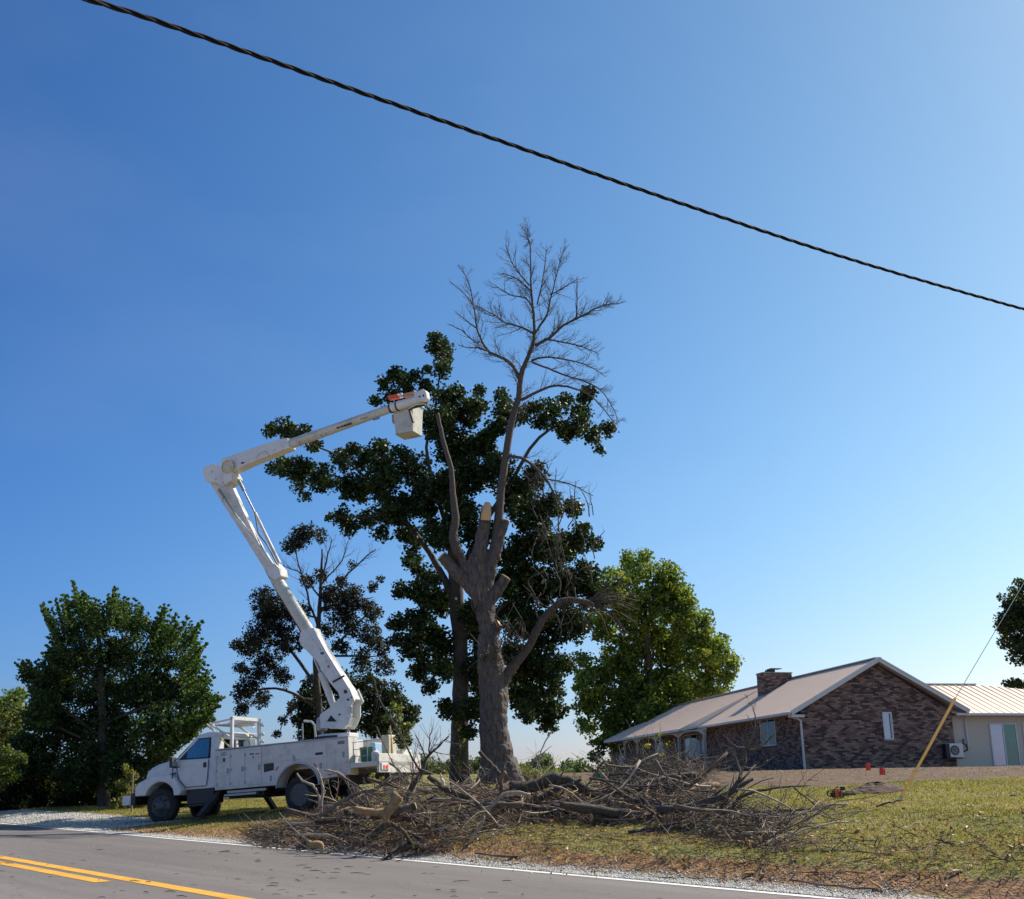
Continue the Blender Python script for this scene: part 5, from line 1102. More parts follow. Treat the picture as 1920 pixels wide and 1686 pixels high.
mb.add(mb2.v, mb2.f); mb.c += mb2.c; mb.build('bricks', M['brick'], ch, kind='stuff')
MB().box(cx0_ - .04, cx1_ + .04, cy0_ - .04, cy1_ + .04, cz1 - .01, cz1 + .05).build('crown_slab', M['concrete'], ch, bevel=.01)
MB().box(cx0_ + .35, cx0_ + .75, cy0_ + .3, cy0_ + .7, cz1 + .05, cz1 + .2).box(cx0_ + .5, cx0_ + 1.1, cy0_ + .2, cy0_ + .8, cz1 + .24, cz1 + .27).box(cx0_ + .78, cx0_ + .82, cy0_ + .48, cy0_ + .52, cz1 + .05, cz1 + .24).build('flue_cap', M['frame'], ch)
# porch: posts with shallow arches between
posts = [hray(px, 1400, 'x', -1.35).y for px in (1322, 1274, 1231, 1195, 1172)]
for i, y in enumerate(posts):
    hp(MB().box(-1.42, -1.28, y - .07, y + .07, -.05, PEZ - .24).box(-1.45, -1.25, y - .1, y + .1, -.05, .1).box(-1.45, -1.25, y - .1, y + .1, PEZ - .34, PEZ - .24), 'porch_post', M['postw'], bevel=.01)
for a, b in zip(posts[:-1], posts[1:]):
    ys = np.linspace(a + .07, b - .07, 13); n_ = len(ys); zt_ = PEZ - .24
    zz = [zt_ - .06 - .3 * abs((y - (a + b) / 2) / ((b - a) / 2)) ** 3 for y in ys]
    vs = [(-1.39, y, zt_) for y in ys] + [(-1.39, y, z) for y, z in zip(ys, zz)] + [(-1.33, y, zt_) for y in ys] + [(-1.33, y, z) for y, z in zip(ys, zz)]
    fs = [(i, i + 1, n_ + i + 1, n_ + i) for i in range(n_ - 1)] + [(2 * n_ + i, 3 * n_ + i, 3 * n_ + i + 1, 2 * n_ + i + 1) for i in range(n_ - 1)] + [(n_ + i, n_ + i + 1, 3 * n_ + i + 1, 3 * n_ + i) for i in range(n_ - 1)]
    m_ = MB(); m_.add(vs, fs); hp(m_, 'porch_arch', M['postw'])
hp(MB().box(-1.7, 0, 12.2, 37, -.25, -.02), 'porch_floor', M['concrete'])
hp(MB().box(-.7, GW + 1.15, -.55, .0, -.28, -.02).box(-.7, 0, 0, 12.2, -.28, -.02), 'foundation_slab', M['concrete'], bevel=.01)
# annex
AX0 = GW; AW = 22.0; AB = .25; AE = hray(1905, 1338, 'y', -.15).z
an = empty('annex'); an.parent = house
MB().box(AX0 + .0, AW, AB, AB + 7, -.25, AE + .05).build('wall', M['stucco'], an)
AR = hray(1828, 1284, 'y', AB + 3.6)
e0, e1 = (7.0, -.25, AE + .02), (AW + .5, -.25, AE + .02); r0, r1 = (5.0, AB + 3.6, AR.z), (AR.x, AB + 3.6, AR.z)
mb = MB(); slab(mb, [e0, e1, (AW + .5, AB + 3.6, AE + .3), r1, r0] if False else [e0, e1, r1, r0], .08); slab(mb, [r0, r1, (AW + .5, AB + 7.5, AE), (5.0, AB + 7.5, AE)], .08); slab(mb, [e1, (AW + .5, AB + 7.5, AE + .02), r1], .08)
ro = mb.build('roof', M['roof'], an)
for i in range(50):
    x = 7.1 + i * .35
    if x > AW: break
    a = Vector((x, -.25, AE + .032)); tt = 1.0
    if x > AR.x:   # hip side: the rib stops at the hip line
        tt = max(0, 1 - (x - AR.x) / (AW + .5 - AR.x))
    b = Vector((x, -.25 + (AB + 3.85) * tt, AE + .032 + (AR.z - AE) * tt))
    if (b - a).length > .2: MB().bar(a - Vector((0, 0, .008)), b - Vector((0, 0, .008)), .05, .022).build('rib', M['roof'], an)
MB().bar((5.0, AB + 3.6, AR.z + .02), (AR.x, AB + 3.6, AR.z + .02), .3, .05).build('ridge_cap', M['ridge'], an)
MB().box(6.9, AW + .5, -.36, -.25, AE - .1, AE + .01).build('gutter', M['trim'], an, bevel=.02)
MB().box(6.9, AW + .5, -.25, AB, AE - .1, AE - .08).build('soffit', M['soffit'], an)
ds2 = hray(1809, 1345, 'y', AB - .05)
MB().tube([(ds2.x - .1, -.3, AE - .1), (ds2.x, AB - .06, AE - .22), (ds2.x, AB - .06, 1.0), (ds2.x - .05, AB - .06, .9)], .04, 8).build('downspout', M['trim'], an)
d1 = hray(1853, 1356, 'y', AB); d2 = hray(1914, 1437, 'y', AB)
def sliding(a, b, z0, z1):
    Wd = empty('sliding_door'); Wd.parent = house
    m_ = MB(); t = .06; y = AB
    m_.box(a, b, y - .05, y, z1 - t, z1).box(a, b, y - .05, y, z0, z0 + t).box(a, a + t, y - .05, y, z0 + t, z1 - t).box(b - t, b, y - .05, y, z0 + t, z1 - t).box((a + b) / 2 - t / 2, (a + b) / 2 + t / 2, y - .05, y, z0 + t, z1 - t)
    m_.build('frame', M['trim'], Wd, bevel=.006); mid = (a + b) / 2
    MB().box(a + t, mid - t / 2, y - .03, y - .022, z0 + t, z1 - t).build('pane', M['hglass'], Wd); MB().box(mid + t / 2, b - t, y - .03, y - .022, z0 + t, z1 - t).build('pane', M['doorglass'], Wd)
    MB().box(a + t, mid - t / 2, y - .012, y - .008, z0 + t, z1 - t).build('blind', M['lcurtain'], Wd); MB().box(mid + t / 2, b - t, y - .012, y - .008, z0 + t, z1 - t).build('curtain', M['tcurtain'], Wd)  # teal sheet behind the right pane paints in a reflection of trees
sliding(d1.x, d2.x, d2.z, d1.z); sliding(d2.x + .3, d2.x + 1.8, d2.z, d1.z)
hp(MB().tube([hray(1806, 1386, 'y', .15), hray(1806, 1394, 'y', .1), hray(1813, 1398, 'y', .1), hray(1814, 1406, 'y', 0), hray(1806, 1410, 'y', 0)], .035, 8), 'conduit', M['black'], an)
# wall mounted heat pump
a0 = hray(1780, 1394, 'y', -.45); a1 = hray(1806, 1420, 'y', -.45)
ac_ = empty('air_conditioner', label='small white outdoor air conditioning unit mounted at the corner where brick meets tan wall', cat='air conditioner'); ac_.matrix_world = HM
MB().box(a0.x, a1.x + .05, -.45, -.15, a1.z, a0.z).build('casing', M['trim'], ac_, bevel=.02)
cxa = (a0.x + a1.x) / 2 - .06; cza = (a0.z + a1.z) / 2
MB().lathe([(.02, 0), (.17, .0), (.19, .01), (.2, .015), (.2, 0)], (cxa, -.45, cza), (0, -1, 0), 24).build('fan_grille', M['frame'], ac_)
m_ = MB(); [m_.lathe([(.05 * k, .018), (.05 * k + .008, .018)], (cxa, -.45, cza), (0, -1, 0), 24) for k in range(1, 4)]; m_.build('grille_ring', M['galv'], ac_)
MB().box(a0.x - .16, a0.x - .005, -.42, -.1, a1.z, a0.z - .02).build('side_coil', M['frame'], ac_)  # black box paints in the shade on the unit's left side
MB().box(a0.x - .2, a1.x, -.45, .0, a1.z - .06, a1.z - .02).build('bracket', M['frame'], ac_)
# blue and white thing left on the porch edge
pb_ = hray(1297, 1436, 'x', -1.8)
o = MB().lathe([(.05, 0), (.2, .08), (.24, .25), (.16, .42), (.05, .48)], (pb_.x, pb_.y, pb_.z - .3), (0, 0, 1), 14).build('tarp_bundle', M['sky'], label='crumpled blue and white bundle at the foot of the nearest porch post', cat='bundle'); o.matrix_world = HM

# ================================================================== OVERHEAD CABLE
cpts = [(-90, -62, 5.4), (165, -1, 6.4), (400, 76, 7.2), (690, 178, 8.3), (960, 272, 9.4), (1290, 386, 10.8), (1600, 488, 12.2), (1920, 580, 13.8), (2200, 655, 15.4), (2500, 720, 17.5)]
P, W_ = curve_pts([at(*q) for q in cpts], [1] * len(cpts), 40)
cb_root = empty('overhead_cable', P[0], label='thick black twisted overhead cable sagging across the whole sky', cat='cable')
for k in range(3):
    mb = MB(); pp = []
    L_ = 0
    for i, p in enumerate(P):
        if i: L_ += (P[i] - P[i - 1]).length
        t = (P[min(i + 1, len(P) - 1)] - P[max(0, i - 1)]).normalized(); e = t.cross(Vector((0, 0, 1))).normalized(); g_ = t.cross(e); a = L_ * 2 * math.pi / .62 + k * 2.094
        pp.append(p + (e * math.cos(a) + g_ * math.sin(a)) * .0115)
    mb.tube(pp, .0105 if k < 2 else .009, 7); loc_build(mb, 'strand', M['cable'], cb_root, smooth=True)

# ================================================================== GUY WIRE, FLAGS, CHAINSAW, MOUND, POST
gb = gh(1685, 1503); g2 = at(1790, 1311, gb.y + 1.2); g3 = at(1862, 1190, gb.y + 2.0)
gy = empty('guy_wire', gb, label='steel guy wire with leaning yellow plastic guard anchored in the lawn', cat='guy wire')
d_ = (g2 - gb).normalized(); s3 = (g3 - g2).normalized()
loc_build(MB().tube([gb - d_ * .1, gb + d_ * .25], .02, 6), 'anchor_rod', M['galv'], gy)
loc_build(MB().tube([gb + d_ * .12, gb.lerp(g2, .5) + Vector((0, 0, -.01)), g2], [.021, .025, .027], 10), 'guard', M['ywood'], gy)
loc_build(MB().tube([g2 - d_ * .05, g2 + s3 * 9], .0065, 5), 'wire', M['wire'], gy)
def flag(px, py, lb, tilt):
    p = gh(px, py); f_ = empty('marker_flag', p, label=lb, cat='flag', group='red marker flags at the dirt edge')
    loc_build(MB().tube([p, p + Vector((tilt, 0, .42))], .003, 4), 'wire_stem', M['wire'], f_)
    q = p + Vector((tilt, 0, .42)); m_ = MB(); n_ = 5
    vs = [(q.x + .13 * i / n_ * .8, q.y + .012 * math.sin(i * 1.8) + j * .003, q.z - .13 * s + (.0 if s else 0) - .05 * (i / n_) * (1 if s == 0 else .2) * tilt * 20) for j in (0, 1) for s in (0, 1) for i in range(n_ + 1)]
    k = n_ + 1; fs = [(i, i + 1, k + i + 1, k + i) for i in range(n_)] + [(2 * k + i, 3 * k + i, 3 * k + i + 1, 2 * k + i + 1) for i in range(n_)]
    m_.add(vs, fs); loc_build(m_, 'flag_sheet', M['redf'], f_)
flag(1629, 1472, 'red marker flag farther left, standing higher against the brick wall', -.03); flag(1651, 1484, 'red marker flag drooping low, right of the other flag above the dirt mound', .02)
sp_ = gh(1572, 1497)
saw = empty('chainsaw', sp_, .3, label='dark orange chainsaw lying on the lawn left of the yellow guy guard', cat='chainsaw')
MB().box(-.14, .1, -.09, .09, .02, .2).box(-.1, .02, -.07, .1, .2, .24).build('engine_body', M['saworange'], saw, bevel=.02)
MB().box(-.2, -.13, -.06, .06, .04, .15).box(.08, .14, -.1, .1, .02, .16).build('clutch_cover', M['black'], saw, bevel=.015)
MB().tube([(-.13, 0, .2), (-.28, 0, .19), (-.34, 0, .12), (-.3, 0, .06), (-.14, 0, .05)], .018, 8).build('rear_handle', M['black'], saw)
MB().tube([(0, -.11, .06), (.0, -.12, .24), (.02, 0, .3), (.0, .12, .24), (0, .11, .06)], .014, 8).build('front_handle', M['black'], saw)
MB().prism([(.1, .06), (.52, .07), (.56, .095), (.52, .12), (.1, .13)], -.004, .004).build('guide_bar', M['frame'], saw)
MB().box(.1, .2, -.05, .05, .2, .3).build('hand_guard', M['black'], saw, bevel=.01)
saw.scale = (.66, .66, .66)
mp_ = gh(1640, 1486); m_ = MB(); n1, n2 = 26, 10; rm_ = random.Random(4); vs = []
for j in range(n2 + 1):
    for i in range(n1):
        a = 2 * math.pi * i / n1; r_ = j / n2; z = .17 * (1 - r_ ** 1.6) + rm_.uniform(-.02, .025) * (1 - r_ * .5); x = mp_.x + .62 * r_ * math.cos(a) * rm_.uniform(.94, 1.06); y = mp_.y + .5 * r_ * math.sin(a)
        vs.append((x, y, tz(x, y) + (z if j < n2 else -.02)))
fs = [(j * n1 + i, j * n1 + (i + 1) % n1, (j + 1) * n1 + (i + 1) % n1, (j + 1) * n1 + i) for j in range(n2) for i in range(n1)]; m_.add(vs, fs)
m_.build('dirt_mound', M['soil'], label='low mound of dark turned soil on the lawn below the marker flags', cat='mound')
for px, pt, pb2, w_, lb in ((247, 1449, 1520, .025, 'thin weathered wooden post just left of the truck bumper'),):
    p = at(px, pb2, 38); p.z = tz(p.x, p.y); q = at(px + 2, pt, 38)
    tag(MB().bar(p - Vector((0, 0, .1)), q, w_ * 2, w_ * 2, up=(0, 1, 0)).build('fence_post', M['wood2'], bevel=.006), lb, 'post')
gp = gh(1125, 1500); q = at(1123, 1456, 26)
tag(MB().lathe([(.02, -.09), (.075, -.06), (.09, 0), (.07, .06), (.02, .09)], q, (.3, .1, 1), 12).tube([q + Vector((.06, 0, -.03)), q + Vector((.2, .02, -.12))], .015, 6).build('green_jug', M['bgreen']), 'bright green jug propped on the branches left of the house', 'jug')

# ================================================================== BRUSH PILE
BR = random.Random(23); BN = np.random.RandomState(23)
PILE = [(440, 1548, 1582, 1548), (520, 1545, 1598, 1558), (600, 1536, 1604, 1524), (650, 1520, 1608, 1496), (700, 1512, 1610, 1480), (760, 1508, 1612, 1466), (850, 1503, 1592, 1472), (950, 1500, 1556, 1482), (1050, 1500, 1548, 1486), (1150, 1500, 1546, 1480), (1200, 1495, 1548, 1456), (1280, 1492, 1560, 1458), (1350, 1505, 1582, 1512), (1430, 1525, 1598, 1515), (1560, 1550, 1602, 1545)]
def pile_at(px):
    for a, b in zip(PILE[:-1], PILE[1:]):
        if a[0] <= px <= b[0]:
            t = (px - a[0]) / (b[0] - a[0]); return [a[i] + (b[i] - a[i]) * t for i in (1, 2, 3)]
    return None
def pile_point(lo=440, hi=1560, p=1.25, fr=None):
    px = BR.uniform(lo, hi); a, b, T = pile_at(px); yb = BR.uniform(a, b)
    g = gh(px, yb)
    ytop = max(T, yb - 130); f = (BR.random() ** p if fr is None else fr)
    # the heap thins out to nothing toward its front and back edges
    e = min(1, (b - yb) / 28 + .12)
    return g, f * e * max(0, (yb - ytop)) / F * g.y, px
def branch_mesh(rnd, L, r0, nside, crook=.14):
    mb = MB(); P = [Vector((0, 0, 0))]; d = Vector((1, 0, 0)); rr = [r0]; n = 8
    for i in range(1, n + 1):
        d = (d + Vector((0, rnd.gauss(0, crook), rnd.gauss(0, crook)))).normalized(); P.append(P[-1] + d * L / n); rr.append(r0 * (1 - .82 * i / n))
    mb.tube(P, rr, 6, lump=.05, rnd=rnd)
    def sub(P, rr, L, n, lv):
        for k in range(n):
            f = rnd.uniform(.15, .95); i = min(len(P) - 2, int(f * (len(P) - 1))); p = P[i]; d = (P[i + 1] - P[i]).normalized()
            q = d.cross(Vector((rnd.gauss(0, 1), rnd.gauss(0, 1), rnd.gauss(0, 1)))).normalized(); a = rnd.uniform(.4, 1.1); dr = d * math.cos(a) + q * math.sin(a)
            l = L * rnd.uniform(.25, .6) * (1.2 - f); pp = [p]; r_ = [max(.004, rr[i] * .5)]
            for j in range(1, 5):
                dr = (dr + Vector((rnd.gauss(0, .2), rnd.gauss(0, .2), rnd.gauss(0, .2)))).normalized(); pp.append(pp[-1] + dr * l / 4); r_.append(max(.003, r_[0] * (1 - .8 * j / 4)))
            mb.tube(pp, r_, 4, cap=(rr[i] > .02 and rnd.random() < .3))
            if lv: sub(pp, r_, l, 3, lv - 1)
    sub(P, rr, L, nside, 1)
    c = sum(P, Vector()) / len(P); mb.v = [tuple(Vector(v) - c) for v in mb.v]
    return mb
variants = []
tone_of = {'brush_twig_grey': 'grey', 'brush_twig_brown': 'brown', 'brush_twig_pale': 'pale', 'grey_limb_bark': 'dark grey'}
def where(px):
    return ('near the rear truck wheel' if px < 620 else 'below the truck tail' if px < 780 else 'below the two trunks' if px < 1000 else
            'right of the big trunk' if px < 1150 else 'in front of the house porch' if px < 1330 else 'at its right end on the lawn')
for i in range(18):
    L = BR.uniform(.8, 2.3); r0 = BR.uniform(.009, .03)
    mb = branch_mesh(BR, L, r0, BR.randint(3, 7)); me = bpy.data.meshes.new('fallen_branch'); me.from_pydata(mb.v, [], mb.f)
    me.materials.append(M[('tw1', 'tw2', 'tw1', 'tw3', 'tw2', 'limb')[i % 6]]); me.polygons.foreach_set('use_smooth', [True] * len(me.polygons)); variants.append((me, L))
GL = 'cut branches heaped in the brush pile'
for k in range(215):
    me, L = variants[BR.randrange(18)]
    g, h, px = pile_point(610 if k % 4 else 470, 1330 if k % 4 else 1540)
    o = bpy.data.objects.new('fallen_branch', me); COL.objects.link(o)
    up = BR.gauss(0, .2) if k % 7 else BR.uniform(.4, 1.1) * BR.choice((-1, 1))
    h = max(h, abs(math.sin(up)) * L * .32 + .03)
    o.location = g + Vector((0, 0, h)); o.rotation_euler = (BR.uniform(0, 6.28), -up, BR.gauss(0, .7) + (math.pi if BR.random() < .5 else 0)); s_ = BR.uniform(.7, 1.1); o.scale = (s_, s_, s_)
    tag(o, '%s%s cut branch in the brush pile %s' % ('upright ' if abs(up) > .4 else '', tone_of[me.materials[0].name], where(px)), 'branch', GL)
# uncountable fine twigs, bark and litter of the heap
def twigs(name, n, ptfn, Lr, rr, m, label, upf, seed, cat='twigs'):
    rnd = random.Random(seed); mb = MB()
    for k in range(n):
        p = ptfn(rnd); L = rnd.uniform(*Lr); a = rnd.uniform(0, 6.28); e = rnd.gauss(*upf); d = Vector((math.cos(a) * math.cos(e), math.sin(a) * math.cos(e) * .7, math.sin(e)))
        q = p + d * L * .5 + Vector((rnd.gauss(0, .06), rnd.gauss(0, .06), rnd.gauss(0, .05))) * L * 2; e_ = p + d * L + Vector((0, 0, rnd.gauss(0, .05)))
        for w_ in (q, e_): w_.z = max(w_.z, tz(w_.x, w_.y) + .01)
        r_ = rnd.uniform(*rr); mb.tube([p, q, e_], [r_, r_ * .8, r_ * .5], 3, cap=True)
    return mb.build(name, m, label=label, cat=cat, kind='stuff')
def ppt(rnd):
    g, h, px = pile_point(470, 1480, 2.4); return g + Vector((0, 0, h * .8 + .01))
twigs('brush_twigs', 2300, ppt, (.15, .75), (.004, .01), M['tw1'], 'grey twigs tangled through the brush pile', (0, .3), 31)
twigs('brush_twigs', 2000, ppt, (.12, .6), (.004, .012), M['tw2'], 'brown twigs tangled through the brush pile', (0, .28), 32)
twigs('brush_twigs', 900, ppt, (.1, .45), (.004, .012), M['tw3'], 'pale broken twigs scattered over the brush pile', (0, .3), 33)
def npt(rnd):
    a = rnd.uniform(0, 6.28); r = math.sqrt(rnd.random()); px = 1232 + 92 * r * math.cos(a); py = 1470 + 36 * r * math.sin(a) - rnd.random() * 14; return at(px, py, rnd.uniform(23.5, 26.5))
twigs('twig_nest', 1500, npt, (.3, 1.1), (.0035, .009), M['tw1'], 'dense nest of curved grey twigs heaped in front of the porch', (.1, .45), 34)
twigs('twig_nest', 500, npt, (.3, .8), (.0035, .009), M['twig'], 'dark twigs mixed into the nest in front of the porch', (.1, .5), 35)
def vpt(rnd):
    v = rnd.uniform(-22, -6); u = abs(rnd.gauss(1.3, .7)) + .35; x, y = xy_of(u, v); return ground(x, y, .015)
twigs('verge_litter', 1500, vpt, (.05, .4), (.003, .008), M['tw2'], 'small dark twigs littering the verge along the gravel', (0, .12), 36)
def lpt(rnd):
    px = rnd.uniform(880, 1930); py = rnd.triangular(1500, 1660, 1560); p = gh(px, py); return p + Vector((0, 0, .03))
twigs('lawn_litter', 480, lpt, (.05, .32), (.002, .006), M['twig'], 'small dark twigs strewn over the lawn', (0, .1), 37)
lv = Leaves(); rl = np.random.RandomState(12)
for k in range(1900):
    p = lpt(BR) if k % 2 else ppt(BR); lv.P.append(np.array([[p.x, p.y, p.z + .02]])); lv.S.append(np.array([BR.uniform(.03, .06)])); lv.C.append(np.array([BR.choice([(.24, .12, .06), (.2, .14, .08), (.32, .23, .13), (.14, .1, .05)])]))
lv.build('leaf_litter', None, 5, label='dead rusty leaves scattered on the lawn and brush', cat='leaves', kind='stuff')
lv = Leaves()
for px, py in ((672, 1494), (690, 1486), (705, 1480), (700, 1466), (716, 1462), (640, 1500), (700, 1455), (1235, 1375), (1215, 1400), (1240, 1415), (1265, 1440), (1255, 1395), (1225, 1460), (1210, 1478), (730, 1468), (1128, 1494)):
    p = at(px, py, 24.5); lv.clump((p.x, p.y, p.z), .09, 9, .07, (.2, .21, .03), rl)
lv.build('fresh_leaves', None, 6, label='few yellow-green leaves still hanging on the cut twigs', cat='leaves', kind='stuff')

# ---- the large limbs, each its own thing
def big_limb(label, pts, m, d, name='cut_limb', sides=12, sh=None, cuts=(True, False), ground_fit=True, cat='branch', group=None, sub=4, extra=()):
    root = empty(name, at(pts[0][0], pts[0][1], d), label=label, cat=cat, group=group); mb = MB()
    P, W = px_limb(mb, pts, d, sub, .006, sides, .07, BR)
    for e in extra:
        P2_, W2 = px_limb(mb, e, d, sub, .006, 8, .05, BR)
        if sh: shoots(mb, P2_, W2, BR, sh[0] // 2 + 1, sh[1] * .7, 1, up=sh[3] if len(sh) > 3 else .1)
    if sh: shoots(mb, P, W, BR, sh[0], sh[1], sh[2], up=sh[3] if len(sh) > 3 else .1)
    loc_build(mb, 'limb', M[m], root, smooth=True)
    for i, c in enumerate(cuts):
        if c:
            p, w_ = (P[0], W[0]) if i == 0 else (P[-1], W[-1]); ax = (P[0] - P[1] if i == 0 else P[-1] - P[-2]).normalized()
            loc_build(MB().lathe([(w_ * .5, -.004), (w_ * .96, 0), (w_ * .5, .006)], p, ax, 12), 'cut_end', M['wood'], root)
    return root
big_limb('long thick dark limb crossing the top of the pile right of the big trunk', [(955, 1478, 22), (1000, 1474, 22), (1038, 1461, 25), (1075, 1468, 20), (1112, 1487, 17), (1160, 1487, 16), (1215, 1470, 16), (1262, 1458, 16), (1305, 1455, 15)], 'logb', 21.6, sh=(7, .5, 1), cuts=(True, True))
big_limb('thick dark limb running low to the right under the long limb', [(1050, 1508, 10), (1100, 1515, 16), (1158, 1526, 17), (1230, 1531, 18), (1296, 1543, 15), (1330, 1552, 8)], 'logb', 19.3, sh=(6, .4, 1), cuts=(False, False))
big_limb('dark limb lying in the grass nearest the road in the middle of the lawn edge', [(1178, 1563, 10), (1230, 1558, 13), (1288, 1558, 13), (1330, 1571, 10), (1372, 1584, 6)], 'logb', 17.8, sh=(8, .4, 1))
big_limb('spreading dead treetop at the right end of the pile with branches fanning over the lawn', [(1322, 1543, 16), (1360, 1540, 14), (1420, 1524, 9), (1470, 1520, 6), (1527, 1516, 3)], 'limb', 17.8, sh=(16, .8, 2, .05), cuts=(False, False),
    extra=([(1345, 1541, 10), (1375, 1510, 8), (1399, 1490, 6), (1450, 1478, 4), (1519, 1473, 2)], [(1350, 1540, 9), (1400, 1545, 7), (1470, 1550, 5), (1544, 1556, 2.5)], [(1350, 1532, 8), (1352, 1516, 8), (1374, 1480, 7), (1390, 1456, 5)], [(1370, 1540, 6), (1410, 1560, 4), (1440, 1582, 2)], [(1340, 1540, 7), (1320, 1552, 5), (1290, 1570, 3)]))
big_limb('upright forked branch with grey twigs standing in front of the brick front wall', [(1386, 1462, 6), (1395, 1430, 6), (1400, 1405, 5), (1416, 1362, 3), (1412, 1322, 1.5)], 'tw1', 20.5, sh=(10, .5, 2, .5), cuts=(False, False),
    extra=([(1390, 1450, 5), (1380, 1425, 4), (1376, 1405, 2)], [(1400, 1410, 4), (1430, 1398, 3), (1455, 1372, 1.6)], [(1400, 1405, 4), (1384, 1402, 3), (1364, 1406, 2.4), (1330, 1437, 2)], [(1392, 1440, 4), (1420, 1440, 3), (1440, 1425, 1.5)]))
big_limb('forked ochre stump of peeled wood in the left half of the pile', [(748, 1492, 19), (738, 1508, 18), (726, 1524, 17), (722, 1543, 9)], 'peeled', 19.2, cuts=(True, False), extra=([(726, 1524, 15), (705, 1524, 13), (677, 1520, 14), (666, 1518, 12)],))
big_limb('short grey log with saw cuts right of the peeled forked stump', [(738, 1522, 16), (752, 1519, 17), (766, 1515, 16), (780, 1511, 14)], 'tw1', 19.6, cuts=(True, True))
big_limb('dark arching sapling branch rising above the pile left of the two trunks', [(757, 1515, 8), (762, 1498, 10), (774, 1472, 10), (790, 1450, 8), (800, 1421, 5), (822, 1400, 3), (842, 1380, 1.6)], 'twig', 21, sh=(12, .6, 2, .3), cuts=(False, False), extra=([(790, 1450, 5), (775, 1425, 4), (762, 1400, 3), (748, 1370, 2), (728, 1340, 1.4)], [(805, 1412, 3), (806, 1385, 2), (812, 1360, 1.2)], [(798, 1422, 3), (790, 1400, 2.4), (779, 1378, 1.4)]))
big_limb('olive brown limb sloping down right with a torn pale sliver', [(803, 1456, 9), (822, 1470, 11), (842, 1482, 13), (866, 1493, 14), (890, 1503, 13)], 'logb', 20.8, cuts=(False, True), sh=(4, .4, 1))
big_limb('torn pale splinter of wood sticking up from the sloping limb', [(832, 1476, 6), (829, 1463, 6), (826, 1450, 2)], 'chip', 20.5, name='torn_sliver', cuts=(False, False), cat='splinter')
big_limb('pale bare crooked branch lying over the pile below the big trunk', [(905, 1518, 5), (925, 1508, 6), (940, 1493, 6), (955, 1486, 6), (975, 1486, 6), (994, 1491, 7)], 'tw3', 19.8, sh=(3, .3, 1))
big_limb('sawn stick pointing up left in front of the big trunk', [(937, 1452, 8), (918, 1430, 7), (899, 1409, 7)], 'logb', 22, cuts=(False, True))
big_limb('upright pale twisted root-like branch below the big trunk', [(948, 1448, 7), (939, 1462, 8), (940, 1480, 6), (932, 1502, 4), (925, 1520, 3)], 'tw2', 20.2, sh=(4, .3, 1))
big_limb('tall pale vertical branch standing before the rear truck wheel', [(602, 1545, 4), (602, 1510, 5.5), (605, 1478, 5), (599, 1452, 3), (594, 1440, 1.6)], 'tw3', 22.8, sh=(5, .35, 1, .3), cuts=(False, False))
big_limb('thin curved branch bending across the rear truck wheel', [(557, 1450, 2.6), (568, 1464, 4), (586, 1472, 4.2), (597, 1490, 4), (602, 1512, 3.4)], 'tw3', 23.2, cuts=(False, False), sh=(3, .3, 1))
big_limb('thin arched branch leaning over the service body behind the rear wheel', [(608, 1444, 3), (622, 1447, 4), (640, 1453, 4), (656, 1467, 4.4), (674, 1482, 4)], 'tw3', 23.4, cuts=(False, False), sh=(3, .3, 1))
big_limb('straight grey pole-like branch rising right below the truck bed', [(598, 1531, 7), (625, 1513, 7.5), (650, 1498, 7), (678, 1485, 6), (706, 1481, 4)], 'tw1', 20.4, sh=(5, .4, 1))
big_limb('long crooked stick dangling toward the road at the front of the pile', [(908, 1530, 4), (902, 1548, 5), (888, 1568, 5), (876, 1585, 5), (872, 1600, 3)], 'tw3', 18.6, cuts=(False, True), sh=(2, .2, 1))
big_limb('thick olive branch angled from the road edge up to the peeled stump', [(685, 1573, 12), (705, 1562, 12), (730, 1545, 10), (760, 1560, 7), (790, 1572, 6)], 'logb', 19.2, cuts=(True, True), sh=(4, .3, 1))
big_limb('brown broken branch lying level under the tail of the truck', [(688, 1460, 5), (710, 1467, 7), (735, 1471, 8), (748, 1478, 7)], 'tw2', 23.5, cuts=(False, True), sh=(3, .3, 1))
big_limb('short pale sawn log end beside the dirt at the right of the twig nest', [(1296, 1474, 12), (1304, 1476, 13), (1315, 1480, 11)], 'wood', 22.6, name='sawn_log', cuts=(True, True), cat='log')
big_limb('thick sawn branch butt at the bottom centre of the pile', [(575, 1580, 8), (592, 1583, 11), (606, 1586, 12)], 'peeled', 19.4, name='sawn_log', cuts=(False, True), cat='log')
big_limb('long wavy black branch lying alone on the right side of the lawn', [(1714, 1561, 2), (1744, 1555, 6), (1779, 1556, 4), (1806, 1564, 4), (1861, 1569, 3), (1900, 1562, 2.4), (1935, 1556, 1.6)], 'twig', 15.6, sh=(4, .2, 1, 0))
big_limb('dark bent stick lifting its end above the brown verge at lower right', [(1640, 1670, 3), (1690, 1671, 6), (1717, 1667, 5), (1736, 1653, 4), (1766, 1644, 3)], 'twig', 12.2, sh=(2, .15, 1, 0))
big_limb('thin stick lying along the gravel edge at lower right', [(1480, 1650, 3), (1560, 1661, 4), (1640, 1668, 4), (1760, 1680, 2.4)], 'tw2', 12.3)
big_limb('small dark branch on the lawn left of the guy anchor', [(1615, 1530, 3), (1645, 1512, 3.5), (1668, 1504, 3), (1690, 1500, 2)], 'twig', 18.6, sh=(5, .3, 1, 0))
big_limb('dark stick in the grass at the far right edge', [(1893, 1491, 2), (1910, 1492, 3.4), (1932, 1490, 3)], 'twig', 19)
big_limb('long thin branch lying along the grass edge by the gravel in the centre', [(890, 1600, 3), (960, 1606, 5), (1050, 1612, 6), (1120, 1620, 5), (1170, 1628, 3)], 'tw2', 17.2, sh=(7, .3, 1, 0))
